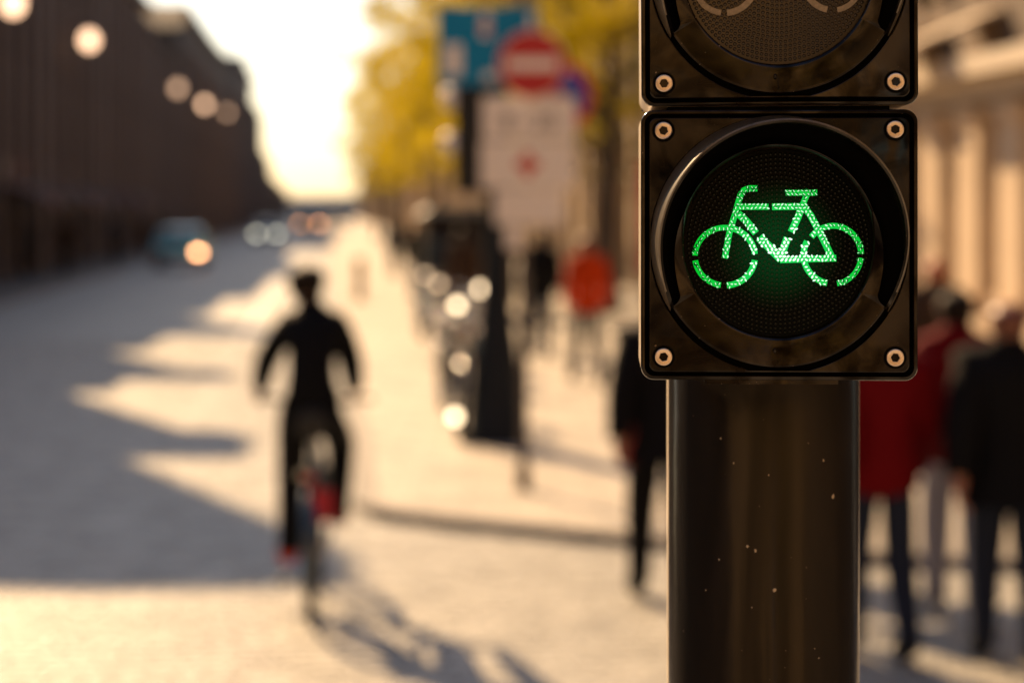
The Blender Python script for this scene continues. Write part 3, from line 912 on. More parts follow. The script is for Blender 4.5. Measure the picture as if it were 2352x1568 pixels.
def emis(name, c_in, c_out, s_in, s_out):
    m = bpy.data.materials.new(name); m.use_nodes = True
    nt = m.node_tree; nt.nodes.clear()
    out = nt.nodes.new('ShaderNodeOutputMaterial'); e = nt.nodes.new('ShaderNodeEmission')
    tc = nt.nodes.new('ShaderNodeTexCoord')
    vm = nt.nodes.new('ShaderNodeVectorMath'); vm.operation = 'DISTANCE'; vm.inputs[1].default_value = (.002, .006, -.007)
    nt.links.new(tc.outputs['Object'], vm.inputs[0])
    mr = nt.nodes.new('ShaderNodeMapRange')
    for k, v in (("From Min", .017), ("From Max", .046), ('To Min', 0), ('To Max', 1)): mr.inputs[k].default_value = v
    nt.links.new(vm.outputs['Value'], mr.inputs['Value'])
    mx = nt.nodes.new('ShaderNodeMix'); mx.data_type = 'RGBA'
    mx.inputs['A'].default_value = (c_in[0] * s_in, c_in[1] * s_in, c_in[2] * s_in, 1); mx.inputs['B'].default_value = (c_out[0] * s_out, c_out[1] * s_out, c_out[2] * s_out, 1)
    nt.links.new(mr.outputs['Result'], mx.inputs['Factor'])
    nt.links.new(mx.outputs['Result'], e.inputs['Color']); e.inputs['Strength'].default_value = 1.0
    nt.links.new(e.outputs[0], out.inputs['Surface'])
    return m
M_led = emis('green_led_light', (0.02, 1.0, 0.14), (0.004, 1.0, 0.05), .30, .26)
M_glint = emis('bright_green_led_glint', (0.74, 1.0, 0.80), (0.25, 1.0, 0.32), .62, .46)
M_symoff = mat('unlit_symbol_grey', (0.26, 0.22, 0.18), 0.5, var=.25, vscale=500)
lens_on, lens_off = lens_mesh(M_lens_on), lens_mesh(M_lens_off)
M_bump = mat('lit_lens_bumps', (0.0012, 0.003, 0.0008), 0.16, spec=.2)
add_glow(M_bump, 0.02); M_bump.node_tree.nodes['Principled BSDF'].inputs['Emission Color'].default_value = (.0, .4, .07, 1)
b_on, b_off = bumps_mesh(M_bump), bumps_mesh(M_lens_off)
sym_on, sym_off = symbol_mesh(M_led, .56), symbol_mesh(M_symoff, .56)
M_cell = emis('dark_green_cell', (0.0, 1.0, 0.12), (0.0, 1.0, 0.08), .10, .012)
gl_on, cell_on = bead_mesh(M_glint, 5, 1.0, M_cell)
# screws
def screw_mesh():
    b = MB(); n = 48
    hexr = lambda a, R_: R_ * math.cos(PI / 6) / math.cos(((a + .25) % (PI / 3)) - PI / 6)
    def hf(R_, d): return lambda a: (hexr(a, R_) * math.cos(a), hexr(a, R_) * math.sin(a), d)
    ring_stack(b, [CF(4.65, 2.5), CF(4.65, -.9), CF(4.5, -1.25), CF(4.15, -1.42), CF(4.0, -1.34), hf(2.65, -1.34), hf(2.45, -1.15), hf(2.42, .55), CF(1.3, .55), CF(.9, .9), CF(.01, 1.0)], n * 3)
    return b.mesh('screw', M_screw, 30)
def collar_mesh():
    b = MB(); ring_stack(b, [CF(6.1, .20), CF(5.9, .12), CF(5.75, .3), CF(5.7, .2), CF(4.66, .2)], 60)
    return b.mesh('screw_recess', M_void, 30)
screw_me, collar_me = screw_mesh(), collar_mesh()

C0 = Vector((0.1424, 1.062, CAMH - (562.5 - 485) / 4573 * 1.062))
YAW = R(-2.8)
pole_xy = Vector(((1753 - 1176) / 4573.0 * 1.175, 1.178, 0))
KHP = 0.12
sig = thing('traffic_signal', 'black cyclist traffic signal with lit green bicycle on a dark round pole', 'traffic signal', (pole_xy.x, pole_xy.y, 0.12))
PRAD = 0.0565
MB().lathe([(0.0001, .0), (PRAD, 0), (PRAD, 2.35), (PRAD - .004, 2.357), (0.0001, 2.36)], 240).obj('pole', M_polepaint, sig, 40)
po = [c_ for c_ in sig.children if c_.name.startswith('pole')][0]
po.data.materials.append(mat('sun_bleached_paint', (.50, .42, .31), .35, var=.25, vscale=25, spec=.9))  # pale colour imitates the sun glint down the pole's left edge
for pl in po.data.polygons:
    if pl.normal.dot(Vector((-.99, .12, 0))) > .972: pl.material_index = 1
b = MB(); rd_ = random.Random(4)
for u_, v_, r_ in ((1690, 1255, .9), (1708, 1264, .8), (1893, 1146, 1.2), (1752, 1353, 1.1), (1628, 1290, .6), (1600, 1365, .5), (1868, 1060, .7), (1738, 1090, .5), (1856, 1515, .6), (1632, 1010, .5), (1846, 1492, .4), (1700, 1395, .4), (1660, 1065, .5)):
    x_ = (u_ - 1753) / 4573 * 1.125; z_ = CAMH - (v_ - 485) / 4573 * 1.122 - KHP
    y_ = -math.sqrt(PRAD ** 2 - x_ ** 2); nn_ = Vector((x_, y_, 0)).normalized()
    xa, ya = basis(nn_); c_ = Vector((x_, y_, z_)) + nn_ * .0001
    ring = [c_ + (xa * math.cos(q * 1.047) * rd_.uniform(.5, 1.2) + ya * math.sin(q * 1.047) * rd_.uniform(.7, 1.6)) * r_ * mm for q in range(6)]
    b.add(ring + [c_ + nn_ * .0003], [(q, (q + 1) % 6, 6) for q in range(6)])
b.obj('paint_chips', mat('chipped_paint', (.40, .33, .25), .6), sig)['kind'] = 'stuff'
MB().lathe([(PRAD + .001, 0), (.14, 0), (.14, .018), (.075, .02), (.07, .09), (PRAD + .001, .095)], 48).obj('base_flange', M_polepaint, sig, 40)
for k in range(2):
    C = C0 + Vector((0.0, 0, k * 0.1463))
    hd = pmesh('signal_head', housing_me, sig, C - sig.location, (0, R(-0.25) if k else 0, YAW))
    hd['label'] = 'upper signal head with unlit lens' if k else 'lower signal head with glowing green bicycle'
    pmesh('gasket', gasket_me, hd); pmesh('door_panel', panel_me, hd); pmesh('bezel', bezel_me, hd); pmesh('visor', visor_me, hd); pmesh('mould_nub', nub_me, hd)
    pmesh('lens', lens_off if k else lens_on, hd)
    bo = pmesh('lens_bumps', b_off if k else b_on, hd); bo['kind'] = 'stuff'
    pmesh('bicycle_symbol', sym_off if k else sym_on, hd)
    if not k:
        go = pmesh('symbol_glints', gl_on, hd); go['kind'] = 'stuff'
        go = pmesh('symbol_cells', cell_on, hd); go['kind'] = 'stuff'
    for i, (sx, sz) in enumerate(((-61.4, 61.0), (61.4, 61.4), (-61.4, -59.8), (61.4, -59.8))):
        pmesh('screw', screw_me, hd, (sx * mm, 0, sz * mm), (R((i * 7) % 3 - 1) * 1.2, R(17 * i + 9 * k), R((i * 5) % 4 - 1.5)))
        pmesh('screw_recess', collar_me, hd, (sx * mm, 0, sz * mm))
# coupling piece between the heads, lip under the lower head, clamps to the pole
b = MB().box((0, .030, .07315), (.118, .052, .0034)); b.obj('coupling', M_void, sig).matrix_local = Matrix.Translation(C0 - sig.location) @ Matrix.Rotation(YAW, 4, 'Z')
b = MB().box((-.0035, .0075, -.0731), (.070, .013, .0024)); b.box((-.0385, .0075, -.0727), (.002, .012, .0016))
b.obj('drain_lip', M_plast, sig).matrix_local = Matrix.Translation(C0 - sig.location) @ Matrix.Rotation(YAW, 4, 'Z')
for zc in (0.02, 0.20):
    c = MB().lathe([(PRAD + .0005, -.012), (PRAD + .004, -.012), (PRAD + .004, .012), (PRAD + .0005, .012)], 48, (0, 0, C0.z - .12 + zc))
    c.obj('clamp', M_steel, sig, 40)

# ------------------------------------------------------------------ road signs on their pole (about 14 m ahead)
SP = GX(1203, 14.1)
sg = thing('sign_post', 'slim grey post carrying road signs and white plates, beside the dark flared post', 'sign post', (SP.x, SP.y, KH))
def loc_(u, v, D=14.1):
    q = PX(u, v, D); return q - Vector((SP.x, SP.y, KH))
MB().lathe([(.0001, 0), (.034, 0), (.03, .02), (.03, 3.9), (.0001, 3.91)], 20).obj('post', mat('brown_post_paint', (.075, .055, .04), .5), sg, 40)
MB().lathe([(.05, 0), (.05, .16), (.031, .2)], 20).obj('collar', mat('brown_collar', (.12, .07, .03), .6), sg, 40)
def disc(name, u, v, D, r, m, tilt=0, parent=sg, thick=.004, rot=0):
    o = MB().cyl((0, thick / 2, 0), (0, -thick / 2, 0), r, r, 40).obj(name, m, parent, 40)
    o.location = loc_(u, v, D); o.rotation_euler = (0, 0, R(rot))
    return o
# no-entry sign
ne = disc('no_entry_sign', 1222, 148, 14.02, .243, M_white)
MB().cyl((0, -.003, 0), (0, -.0055, 0), .232, .232, 40).obj('red_field', M_redp, ne)
MB().box((0, -.007, 0), (.36, .002, .082)).obj('white_bar', M_white, ne)
# no-stopping sign behind and to the right, turned a little
ns = disc('no_parking_sign', 1288, 222, 14.14, .245, M_redp, rot=14)
MB().cyl((0, -.003, 0), (0, -.0055, 0), .195, .195, 40).obj('blue_field', M_darkblue, ns)
MB().box((0, -.0075, 0), (.40, .002, .042), Matrix.Rotation(R(45), 3, 'Y')).obj('red_slash', M_redp, ns)
# blue information sign: pictograms of a road layout and a pedestrian
bl = MB().box((0, 0, 0), (.71, .005, .56)).obj('blue_sign', M_bluep, sg); bl.location = loc_(1121, 106, 14.06)
b = MB()
b.box((-.245, -.0045, -.10), (.11, .003, .22)).box((.01, -.0045, -.215), (.08, .003, .05)).box((.15, -.0045, -.16), (.08, .003, .10))
b.box((-.02, -.0045, .11), (.07, .003, .10)).cyl((-.02, -.003, .2), (-.02, -.006, .2), .035, .035, 20).box((.31, -.0045, .16), (.035, .003, .16))
o = b.obj('pictogram', M_white, bl); o['kind'] = 'stuff'
MB().cyl((-.02, -.0062, .12), (-.02, -.008, .12), .03, .03, 16).obj('red_dot', M_redp, bl)
MB().box((0, 0, 0), (.50, .004, .09)).obj('brown_plate', mat('reddish_brown_paint', (.25, .09, .06), .5), sg).location = loc_(1140, -28, 14.06)
# white supplementary plates
def plate(name, u0, u1, v0, v1, D=14.04):
    s_ = D / 4573
    o = MB().box((0, 0, 0), ((u1 - u0) * s_, .004, (v1 - v0) * s_)).obj(name, M_white, sg)
    o.location = loc_((u0 + u1) / 2, (v0 + v1) / 2, D)
    return o
p1 = plate('white_plate', 1108, 1322, 222, 322)
p2 = plate('white_plate', 1104, 1320, 326, 432)
p3 = plate('white_plate', 1136, 1294, 436, 516)
p4 = plate('white_plate', 1160, 1200, 520, 572)
M_ink = mat('dark_sign_ink', (.10, .075, .055), .6)
def text_on(parent, body, size, x, z, m, name='lettering'):
    cu = bpy.data.curves.new(name, 'FONT'); cu.body = body; cu.size = size; cu.align_x = 'CENTER'; cu.align_y = 'CENTER'; cu.extrude = .0006
    cu.materials.append(m)
    o = bpy.data.objects.new(name, cu); COL.objects.link(o); o.parent = parent
    bpy.context.view_layer.update()
    tm = bpy.data.meshes.new_from_object(o.evaluated_get(bpy.context.evaluated_depsgraph_get()))
    bpy.data.objects.remove(o)
    o = bpy.data.objects.new(name, tm); COL.objects.link(o); o.parent = parent; o['kind'] = 'stuff'
    o.location = (x, -.0035, z); o.rotation_euler = (R(90), 0, 0)
    return o
text_on(p1, '8 - 20', .17, 0, -.03, M_ink)
b = MB()
b.box((0, -.004, 0), (.17, .003, .05)).box((0, -.0042, 0), (.05, .003, .17))
b.cyl((0, -.003, 0), (0, -.0065, 0), .055, .055, 24)
b.obj('red_cross', mat('red_cross_paint', (.6, .06, .04), .5), p2)
for z in (.6 , 1.55):
    pass

# ------------------------------------------------------------------ dark flared post with its own signal heads (about 17 m ahead)
M_castiron = mat('dark_cast_iron', (.008, .011, .015), .6, spec=.2, var=.2, vscale=6)
DP = GX(1140, 17.0)
dp = thing('signal_post', 'dark post with a wide flared base behind the sign post, signal head at its left', 'signal post', (DP.x, DP.y, KH))
MB().lathe([(.0001, 0), (.285, 0), (.285, .06), (.265, .12), (.225, .5), (.165, .9), (.125, 1.25), (.11, 1.6), (.1, 1.75), (.095, 3.05), (.0001, 3.06)], 32).obj('post', M_castiron, dp, 35)
hd_ = MB().box((-.22, 0, 2.68), (.26, .24, 1.1)).obj('signal_head', M_blackgloss, dp)
for z, ii in ((2.93, 0), (2.55, 1)):
    MB().lathe([(.095, 0), (.1, .2), (.106, .2), (.101, 0)], 28, (-.22, -.12, z), 'y', 0, 2 * PI).obj('visor', M_castiron, hd_, 40).rotation_euler = (0, 0, 0)
    MB().ball((-.37, -.04, z), (.10, .07, .10), 16, 10).obj('lens', mat('white_lens_glint', (.85, .78, .70), .3), hd_, 60)  # white ball imitates a bright glint on the signal head

# ------------------------------------------------------------------ red banner, low bollard
bn = GX(1470, 40)
r_ = thing('banner', 'tall red banner hanging from a stand, just left of the signal', 'banner', (bn.x, bn.y, KH))
MB().tube([(0, 0, 0), (0, 0, 3.0), (.45, 0, 3.05)], .02, 8).obj('pole', M_steel, r_, 40)
MB().cyl((0, 0, 0), (0, 0, .05), .25, .22, 20).obj('foot', M_steel, r_, 40)
vs = [(x * .45, .03 * math.sin(z * 4 + x * 3), .75 + z * 2.2) for z in [k / 10 for k in range(11)] for x in (0, .5, 1)]
bb = MB().add(vs, [(j * 3 + i, j * 3 + i + 1, j * 3 + i + 4, j * 3 + i + 3) for j in range(10) for i in range(2)]).obj('cloth', mat('red_cloth', (.5, .03, .04), .8, trans=.3), r_, 60)
bb.modifiers.new('thickness', 'SOLIDIFY').thickness = .004
bo_ = GX(826, 44)
MB().lathe([(.0001, 0), (.16, 0), (.15, .1), (.11, .2), (.11, .85), (.14, .9), (.1, 1.0), (.0001, 1.03)], 20).obj('bollard', mat('ochre_bollard', (.42, .26, .12), .6), None, 40, (bo_.x, bo_.y, 0))
tag(bpy.data.objects['bollard'], 'small ochre bollard standing alone on the sunlit cycle lane', 'bollard')

# ------------------------------------------------------------------ bicycles
M_bikeglow = [mat('added_bike_glow', (.9, .8, .6), .3, emit=(1, .74, .45), estr=3.0), mat('added_bike_glow_dim', (.9, .8, .6), .3, emit=(1, .70, .42), estr=1.2)]  # added glow, standing in for sun glints on the parked bicycles
M_bred = mat('red_reflector', (.5, .02, .02), .3)
M_bframe = [mat('bike_frame_black', (.015, .015, .018), .3, coat=.5), mat('bike_frame_teal', (.02, .10, .13), .3, coat=.5), mat('bike_frame_orange', (.35, .12, .02), .35, coat=.4)]
def bicycle(label, loc, rz, fm, group=None, lean=0.0, lamp=None, barm=None):  # lamp: place and strength of an added glow
    """rear hub at y=-.52, front hub at y=.52; rides towards +y"""
    root = thing('bicycle', label, 'bicycle', loc, rz, group)
    root.rotation_euler = (0, R(lean), rz)
    Rw = .34
    rear = Vector((0, -.52, Rw)); fr = Vector((0, .54, Rw)); bbk = Vector((0, -.08, .28)); st = Vector((0, -.25, .82)); hd1 = Vector((0, .36, .86)); hd2 = Vector((0, .40, .70))
    f = MB()
    f.tube([bbk, st + Vector((0, -.03, .06))], .016, 10).tube([st, hd1 - Vector((0, 0, .03))], .016, 10).tube([bbk, hd2], .02, 10).tube([hd1, hd2], .021, 10)
    for x in (-.055, .055):
        f.tube([bbk + Vector((x * .5, 0, 0)), rear + Vector((x, 0, 0))], .010, 8).tube([st, rear + Vector((x, 0, 0))], .009, 8)
    f.obj('frame', fm, root, 50)
    k = MB()
    for x in (-.05, .05): k.tube([hd2 + Vector((0, .01, -.03)), hd2 + Vector((x, .03, -.06)), fr + Vector((x, 0, 0))], .011, 8)
    k.obj('fork', fm, root, 50)
    for c in (rear, fr):
        w = MB(); w.lathe([(Rw - .026, -.014), (Rw - .006, -.025), (Rw, 0), (Rw - .006, .025), (Rw - .026, .014)], 40, c, 'x').obj('tyre', M_black, root, 60)
        rm = MB(); rm.lathe([(Rw - .02, -.011), (Rw - .036, -.009), (Rw - .036, .009), (Rw - .02, .011)], 40, c, 'x')
        sp = MB(); 
        for q in range(20):
            a = 2 * PI * q / 20
            sp.cyl(c + Vector((.02 * (1 if q % 2 else -1), .02 * math.cos(a + .6), .02 * math.sin(a + .6))), c + Vector((0, (Rw - .03) * math.cos(a), (Rw - .03) * math.sin(a))), .0013, n=4, caps=False)
        wh = rm.obj('rim', M_chrome, root, 40)
        so = sp.obj('spokes', M_chrome, wh); so['kind'] = 'stuff'
        MB().cyl(c + Vector((-.05, 0, 0)), c + Vector((.05, 0, 0)), .018, n=14).obj('hub', M_chrome, root, 40)
        m_ = MB(); m_.lathe([(Rw + .006, -.034), (Rw + .02, -.02), (Rw + .026, 0), (Rw + .02, .02), (Rw + .006, .034), (Rw + .012, .036), (Rw + .026, .022), (Rw + .032, 0), (Rw + .026, -.022), (Rw + .012, -.036)], 24, c, 'x', R(20 if c is fr else 60), R(150 if c is fr else 200))
        m_.obj('mudguard', fm, root, 50)
    hb = MB()
    top = hd1 + Vector((0, -.01, .14))
    hb.tube([hd1, top], .013, 8)
    sp_ = .30
    hb.tube([top + Vector((-sp_, -.14, .03)), top + Vector((-sp_ * .9, -.04, .03)), top + Vector((-.12, .03, .0)), top + Vector((.12, .03, .0)), top + Vector((sp_ * .9, -.04, .03)), top + Vector((sp_, -.14, .03))], .012, 8)
    hbo = hb.obj('handlebar', barm or M_chrome, root, 50)
    for x in (-1, 1): MB().tube([top + Vector((x * sp_, -.15, .03)), top + Vector((x * sp_ * .93, -.05, .03))], .017, 8).obj('grip', M_black, hbo, 40)
    MB().ball(top + Vector((.11, .0, .045)), .028, 14, 10).obj('bell', barm or M_chrome, hbo, 60)
    sd = MB(); sd.tube([st + Vector((0, -.17, .13)), st + Vector((0, -.10, .14)), st + Vector((0, 0, .13)), st + Vector((0, .12, .12))], [.075, .085, .05, .018], 14)
    sd.obj('saddle', M_black, root, 60)
    MB().tube([st, st + Vector((0, -.05, .12))], .013, 8).obj('seat_post', M_chrome, root, 50)
    cr = MB(); cr.lathe([(.085, -.003), (.095, 0), (.085, .003)], 30, bbk + Vector((.06, 0, 0)), 'x').cyl(bbk + Vector((-.07, 0, 0)), bbk + Vector((.07, 0, 0)), .015)
    cr.tube([bbk + Vector((.075, 0, 0)), bbk + Vector((.085, .08, .14))], .011, 6).tube([bbk + Vector((-.075, 0, 0)), bbk + Vector((-.085, -.08, -.14))], .011, 6)
    cr.obj('crank', M_chrome, root, 50)
    MB().box(bbk + Vector((.135, .08, .14)), (.09, .08, .02)).obj('pedal', M_black, root)
    MB().box(bbk + Vector((-.135, -.08, -.14)), (.09, .08, .02)).obj('pedal', M_black, root)
    rf = MB(); rf.box((0, -.80, .74), (.045, .02, .03)); rf.obj('rear_reflector', M_bred, root)
    rc = MB(); rc.box((0, -.58, .735), (.13, .34, .012)).tube([(.06, -.56, .73), (.05, -.52, .36)], .006, 6).tube([(-.06, -.56, .73), (-.05, -.52, .36)], .006, 6)
    rc.obj('carrier', M_blackgloss, root)
    MB().cyl(hd1 + Vector((0, .07, -.02)), hd1 + Vector((0, .12, -.02)), .03, .036, 18).obj('headlamp', M_chrome, root, 40)
    if lamp:
        MB().ball((lamp[0], .60, lamp[1]), (.045, .02, .045), 16, 10).obj('added_glow', M_bikeglow[lamp[2]], root, 60)  # invented light source that blurs into a bright disc
    return root

# ------------------------------------------------------------------ people
M_skin = mat('skin', (.38, .21, .14), .55)
M_skin2 = mat('reddish_skin', (.42, .18, .13), .5)
def skin_body(name, V, E, rad, subdiv=1):
    me = bpy.data.meshes.new(name); me.from_pydata(V, E, [])
    o = bpy.data.objects.new(name, me); COL.objects.link(o)
    o.modifiers.new('skin', 'SKIN').use_smooth_shade = True
    sv = me.skin_vertices[0].data
    for i, r in enumerate(rad):
        sv[i].radius = (r, r) if not hasattr(r, '__len__') else r
        sv[i].use_root = False
    # one root per island
    seen = set(); adj = {i: [] for i in range(len(V))}
    for a, b in E: adj[a].append(b); adj[b].append(a)
    for i in range(len(V)):
        if i in seen: continue
        sv[i].use_root = True
        st = [i]
        while st:
            q = st.pop()
            if q in seen: continue
            seen.add(q); st += adj[q]
    ss = o.modifiers.new('sub', 'SUBSURF'); ss.levels = subdiv; ss.render_levels = subdiv
    dg = bpy.context.evaluated_depsgraph_get()
    new = bpy.data.meshes.new_from_object(o.evaluated_get(dg), depsgraph=dg)
    o.modifiers.clear()
    o.data = new
    bpy.data.meshes.remove(me)
    new.materials.clear()
    return o

def person(label, loc, rz, height=1.72, pose=None, top=None, legs=None, shoe=None, hair=None, skin=M_skin, group=None, coat_len=.0, sleeves=True,
           bulk=1.0, fat=.018, hairlen=.0, stride=.22, swing=.18, headk=1.05, legk=1.3, armk=1.15):
    """pose: dict of joint overrides, standing height 1.72, facing +y"""
    k = height / 1.72
    root = thing('person', label, 'person', loc, rz, group)
    J = dict(pel=(0, 0, .93), sp1=(0, .0, 1.08), sp2=(0, -.01, 1.24), ch=(0, -.01, 1.36), nb=(0, -.01, 1.45), nk=(0, .0, 1.50), hd0=(0, .02, 1.555), hd1=(0, .015, 1.615), hd2=(0, .0, 1.665),
             shL=(-.165, -.01, 1.395), elL=(-.235, -.05 - swing * .4, 1.12), wrL=(-.25, .02 - swing, .90), shR=(.165, -.01, 1.395), elR=(.235, -.03 + swing * .3, 1.12), wrR=(.25, .06 + swing, .91),
             hpL=(-.085, 0, .90), knL=(-.10, .05 + stride * .35, .50), anL=(-.105, stride * .75, .09), toL=(-.11, stride * .75 + .17, .04),
             hpR=(.085, 0, .90), knR=(.10, .04 - stride * .2, .50), anR=(.105, -stride, .11), toR=(.11, -stride + .16, .04))
    if pose: J.update(pose)
    names = list(J)
    V = [Vector(J[n]) * k for n in names]
    ix = {n: i for i, n in enumerate(names)}
    rd_ = dict(pel=.135 * bulk, sp1=.118 * bulk, sp2=.118 * bulk, ch=.13 * bulk, nb=.075, nk=.052, hd0=.068 * headk, hd1=.09 * headk, hd2=.074 * headk, shL=.062 * bulk, elL=.042 * armk, wrL=.028 * armk, shR=.062 * bulk, elR=.042 * armk, wrR=.028 * armk,
               hpL=.085 * bulk, knL=.055 * legk, anL=.036 * legk, toL=.042, hpR=.085 * bulk, knR=.055 * legk, anR=.036 * legk, toR=.042)
    rad = [rd_[n] * k for n in names]
    bones = [('pel', 'sp1', 'T'), ('sp1', 'sp2', 'T'), ('sp2', 'ch', 'T'), ('ch', 'nb', 'T'), ('nb', 'nk', 'N'), ('nk', 'hd0', 'H'), ('hd0', 'hd1', 'H'), ('hd1', 'hd2', 'H'),
             ('ch', 'shL', 'T'), ('shL', 'elL', 'A'), ('elL', 'wrL', 'A'), ('ch', 'shR', 'T'), ('shR', 'elR', 'A'), ('elR', 'wrR', 'A'),
             ('pel', 'hpL', 'L'), ('hpL', 'knL', 'L'), ('knL', 'anL', 'L'), ('anL', 'toL', 'F'), ('pel', 'hpR', 'L'), ('hpR', 'knR', 'L'), ('knR', 'anR', 'L'), ('anR', 'toR', 'F')]
    E = [(ix[a], ix[b]) for a, b, z in bones]
    zones = [z for a, b, z in bones]
    # hands: palm and five bent fingers
    for sd, sx in (('L', -1), ('R', 1)):
        w = V[ix['wr' + sd]]; e = V[ix['el' + sd]]
        d = (w - e).normalized(); side = d.cross(Vector((0, 1, 0)) if abs(d.y) < .8 else Vector((0, 0, 1))).normalized(); side = d.cross(side).normalized()
        palmn = d.cross(side).normalized()
        V.append(w + d * .05 * k); rad.append(.030 * k); E.append((ix['wr' + sd], len(V) - 1)); zones.append('P')
        V.append(w + d * .088 * k); rad.append(.026 * k); E.append((len(V) - 2, len(V) - 1)); zones.append('P')
        pc = w + d * .07 * k
        inw = Vector((-sx, 0, 0))
        for fi, (off, ln) in enumerate(((-.027, .062), (-.009, .074), (.009, .070), (.027, .055))):
            a = pc + side * off * k
            b1 = a + d * .035 * k; b2 = b1 + (d * .8 + inw * .45).normalized() * ln * .55 * k; b3 = b2 + (d * .45 + inw * .8).normalized() * ln * .5 * k
            i0 = len(V); V += [a, b1, b2, b3]; rad += [.009 * k, .0095 * k, .0085 * k, .007 * k]; E += [(i0, i0 + 1), (i0 + 1, i0 + 2), (i0 + 2, i0 + 3)]; zones += ['P', 'P', 'P']
        a = w + d * .03 * k; b1 = a + (side * (1) * .8 + d * .5).normalized() * .045 * k; b2 = b1 + (d * .9 + inw * .4).normalized() * .035 * k
        i0 = len(V); V += [a, b1, b2]; rad += [.012 * k, .011 * k, .009 * k]; E += [(i0, i0 + 1), (i0 + 1, i0 + 2)]; zones += ['P', 'P']
    body = skin_body('body', [tuple(p) for p in V], E, rad)
    body.parent = root
    me = body.data; me.materials.append(skin)
    # widen the torso and flatten it front to back
    hd = V[ix['hd1']]; hdir = V[ix['hd2']] - V[ix['hd0']]
    def bone_of(p):
        best = None
        for (a, b), z in zip(E, zones):
            A, B = V[a], V[b]; d = B - A; L2 = d.length_squared
            t = max(0, min(1, (p - A).dot(d) / L2)) if L2 else 0
            q = (p - A - d * t).length - (rad[a] * (1 - t) + rad[b] * t)
            if best is None or q < best[0]: best = (q, z)
        return best[1]
    zf = []
    for pl in me.polygons: zf.append(bone_of(pl.center))
    vz = {}
    for pl, z in zip(me.polygons, zf):
        for vi in pl.vertices: vz.setdefault(vi, []).append(z)
    cx = V[ix['sp2']]
    for vi, zz in vz.items():
        if all(z == 'T' for z in zz):
            co = me.vertices[vi].co
            f = 1.16 if not pose else 1.02
            co.x = cx.x + (co.x - cx.x) * f
        if any(z == 'H' for z in zz):                     # face: nose, brow, chin
            co = me.vertices[vi].co; r = co - hd
            if r.y > .055 * k and abs(r.x) < .022 * k and -.04 * k < r.z < .015 * k: co.y += .022 * k
            elif r.y > .05 * k and abs(r.x) < .03 * k and r.z < -.05 * k: co.y += .01 * k
            co.x = hd.x + r.x * .88
    hm = MB()
    for sx in (-1, 1): hm.ball(hd + Vector((sx * .03, .082, .012)) * k, .0095 * k, 8, 6)
    hm.obj('eyes', M_black, body)
    for sx in (-1, 1): MB().ball(hd + Vector((sx * .083, .0, -.005)) * k, Vector((.012, .02, .032)) * k, 10, 8).obj('ear', skin, body, 60)
    MB().ball(hd + Vector((0, .083, -.048)) * k, Vector((.022, .008, .006)) * k, 10, 6).obj('mouth', mat('lips', (.3, .08, .07), .5), body, 60)
    def shell(name, test, off, m, grow=None, keep=1):
        bm = bmesh.new(); bm.from_mesh(me)
        bm.faces.ensure_lookup_table()
        kill = [f for f, z in zip(bm.faces, zf) if not test(f.calc_center_median(), z)]
        bm.normal_update()
        for v in bm.verts:
            n = v.normal.copy(); o_ = off
            if grow: o_ = grow(v.co, off)
            v.co += n * o_
        bmesh.ops.delete(bm, geom=kill, context='FACES')
        if len(bm.faces) == 0: bm.free(); return None
        left = set(bm.faces); isl = []
        while left:
            st = [left.pop()]; cur = []
            while st:
                f = st.pop(); cur.append(f)
                for e in f.edges:
                    for g_ in e.link_faces:
                        if g_ in left: left.discard(g_); st.append(g_)
            isl.append(cur)
        isl.sort(key=len, reverse=True)
        drop = [f for c_ in isl[keep:] for f in c_]
        bmesh.ops.delete(bm, geom=drop, context='FACES')
        bmesh.ops.delete(bm, geom=[v for v in bm.verts if not v.link_faces], context='VERTS')
        mm_ = bpy.data.meshes.new(name); bm.to_mesh(mm_); bm.free()
        mm_.materials.clear(); mm_.materials.append(m); mm_.shade_smooth()
        o = bpy.data.objects.new(name, mm_); COL.objects.link(o); o.parent = root
        s_ = o.modifiers.new('thickness', 'SOLIDIFY'); s_.thickness = .005; s_.offset = 1
        return o
    shell('trousers', lambda c, z: z == 'L' or (z == 'T' and c.z < V[ix['sp1']].z), .010 * k, legs)
    shell('jacket', lambda c, z: z == 'T' or (z == 'A' and sleeves) or (z == 'N' and c.z < V[ix['nb']].z + .02) or (z == 'L' and c.z > V[ix['hpL']].z - .06), fat * k, top)
    if coat_len:
        pz = V[ix['pel']]
        MB().lathe([(.145 * k * bulk, .18 * k), (.165 * k * bulk, .0), (.185 * k * bulk, -coat_len * .5), (.205 * k * bulk, -coat_len), (.198 * k * bulk, -coat_len), (.16 * k * bulk, .0), (.14 * k * bulk, .18 * k)], 28, (pz.x, pz.y, pz.z)).obj('coat_skirt', top, root, 60)
    for fx in (V[ix['anL']].x, V[ix['anR']].x):
        shell('shoe', lambda c, z: z == 'F' and abs(c.x - fx) < .07 * k, .012 * k, shoe or M_black)
    shell('hair', lambda c, z: z in 'HN' and c.z > V[ix['nk']].z + .01 and ((c - hd).z > .045 * k * headk or (c - hd).y < .03 * k), .018 * k, hair or M_hair)
    if hairlen:
        MB().tube([hd + Vector((0, -.05, .03)) * k, hd + Vector((0, -.085, -.08)) * k, hd + Vector((0, -.09, -.08 - hairlen)) * k], [.07 * k, .075 * k, .04 * k], 14).obj('hair', hair or M_hair, root, 60)
    return root
M_hair = mat('dark_brown_hair', (.014, .009, .006), .65, spec=.12)
M_hair2 = mat('auburn_hair', (.16, .05, .025), .5)
C_black = mat('black_cloth', (.007, .007, .008), .85, spec=.08)
C_red = mat('red_jacket_cloth', (.125, .0025, .005), .8, spec=.08)
C_orange = mat('orange_red_cloth', (.50, .045, .006), .8, spec=.08)
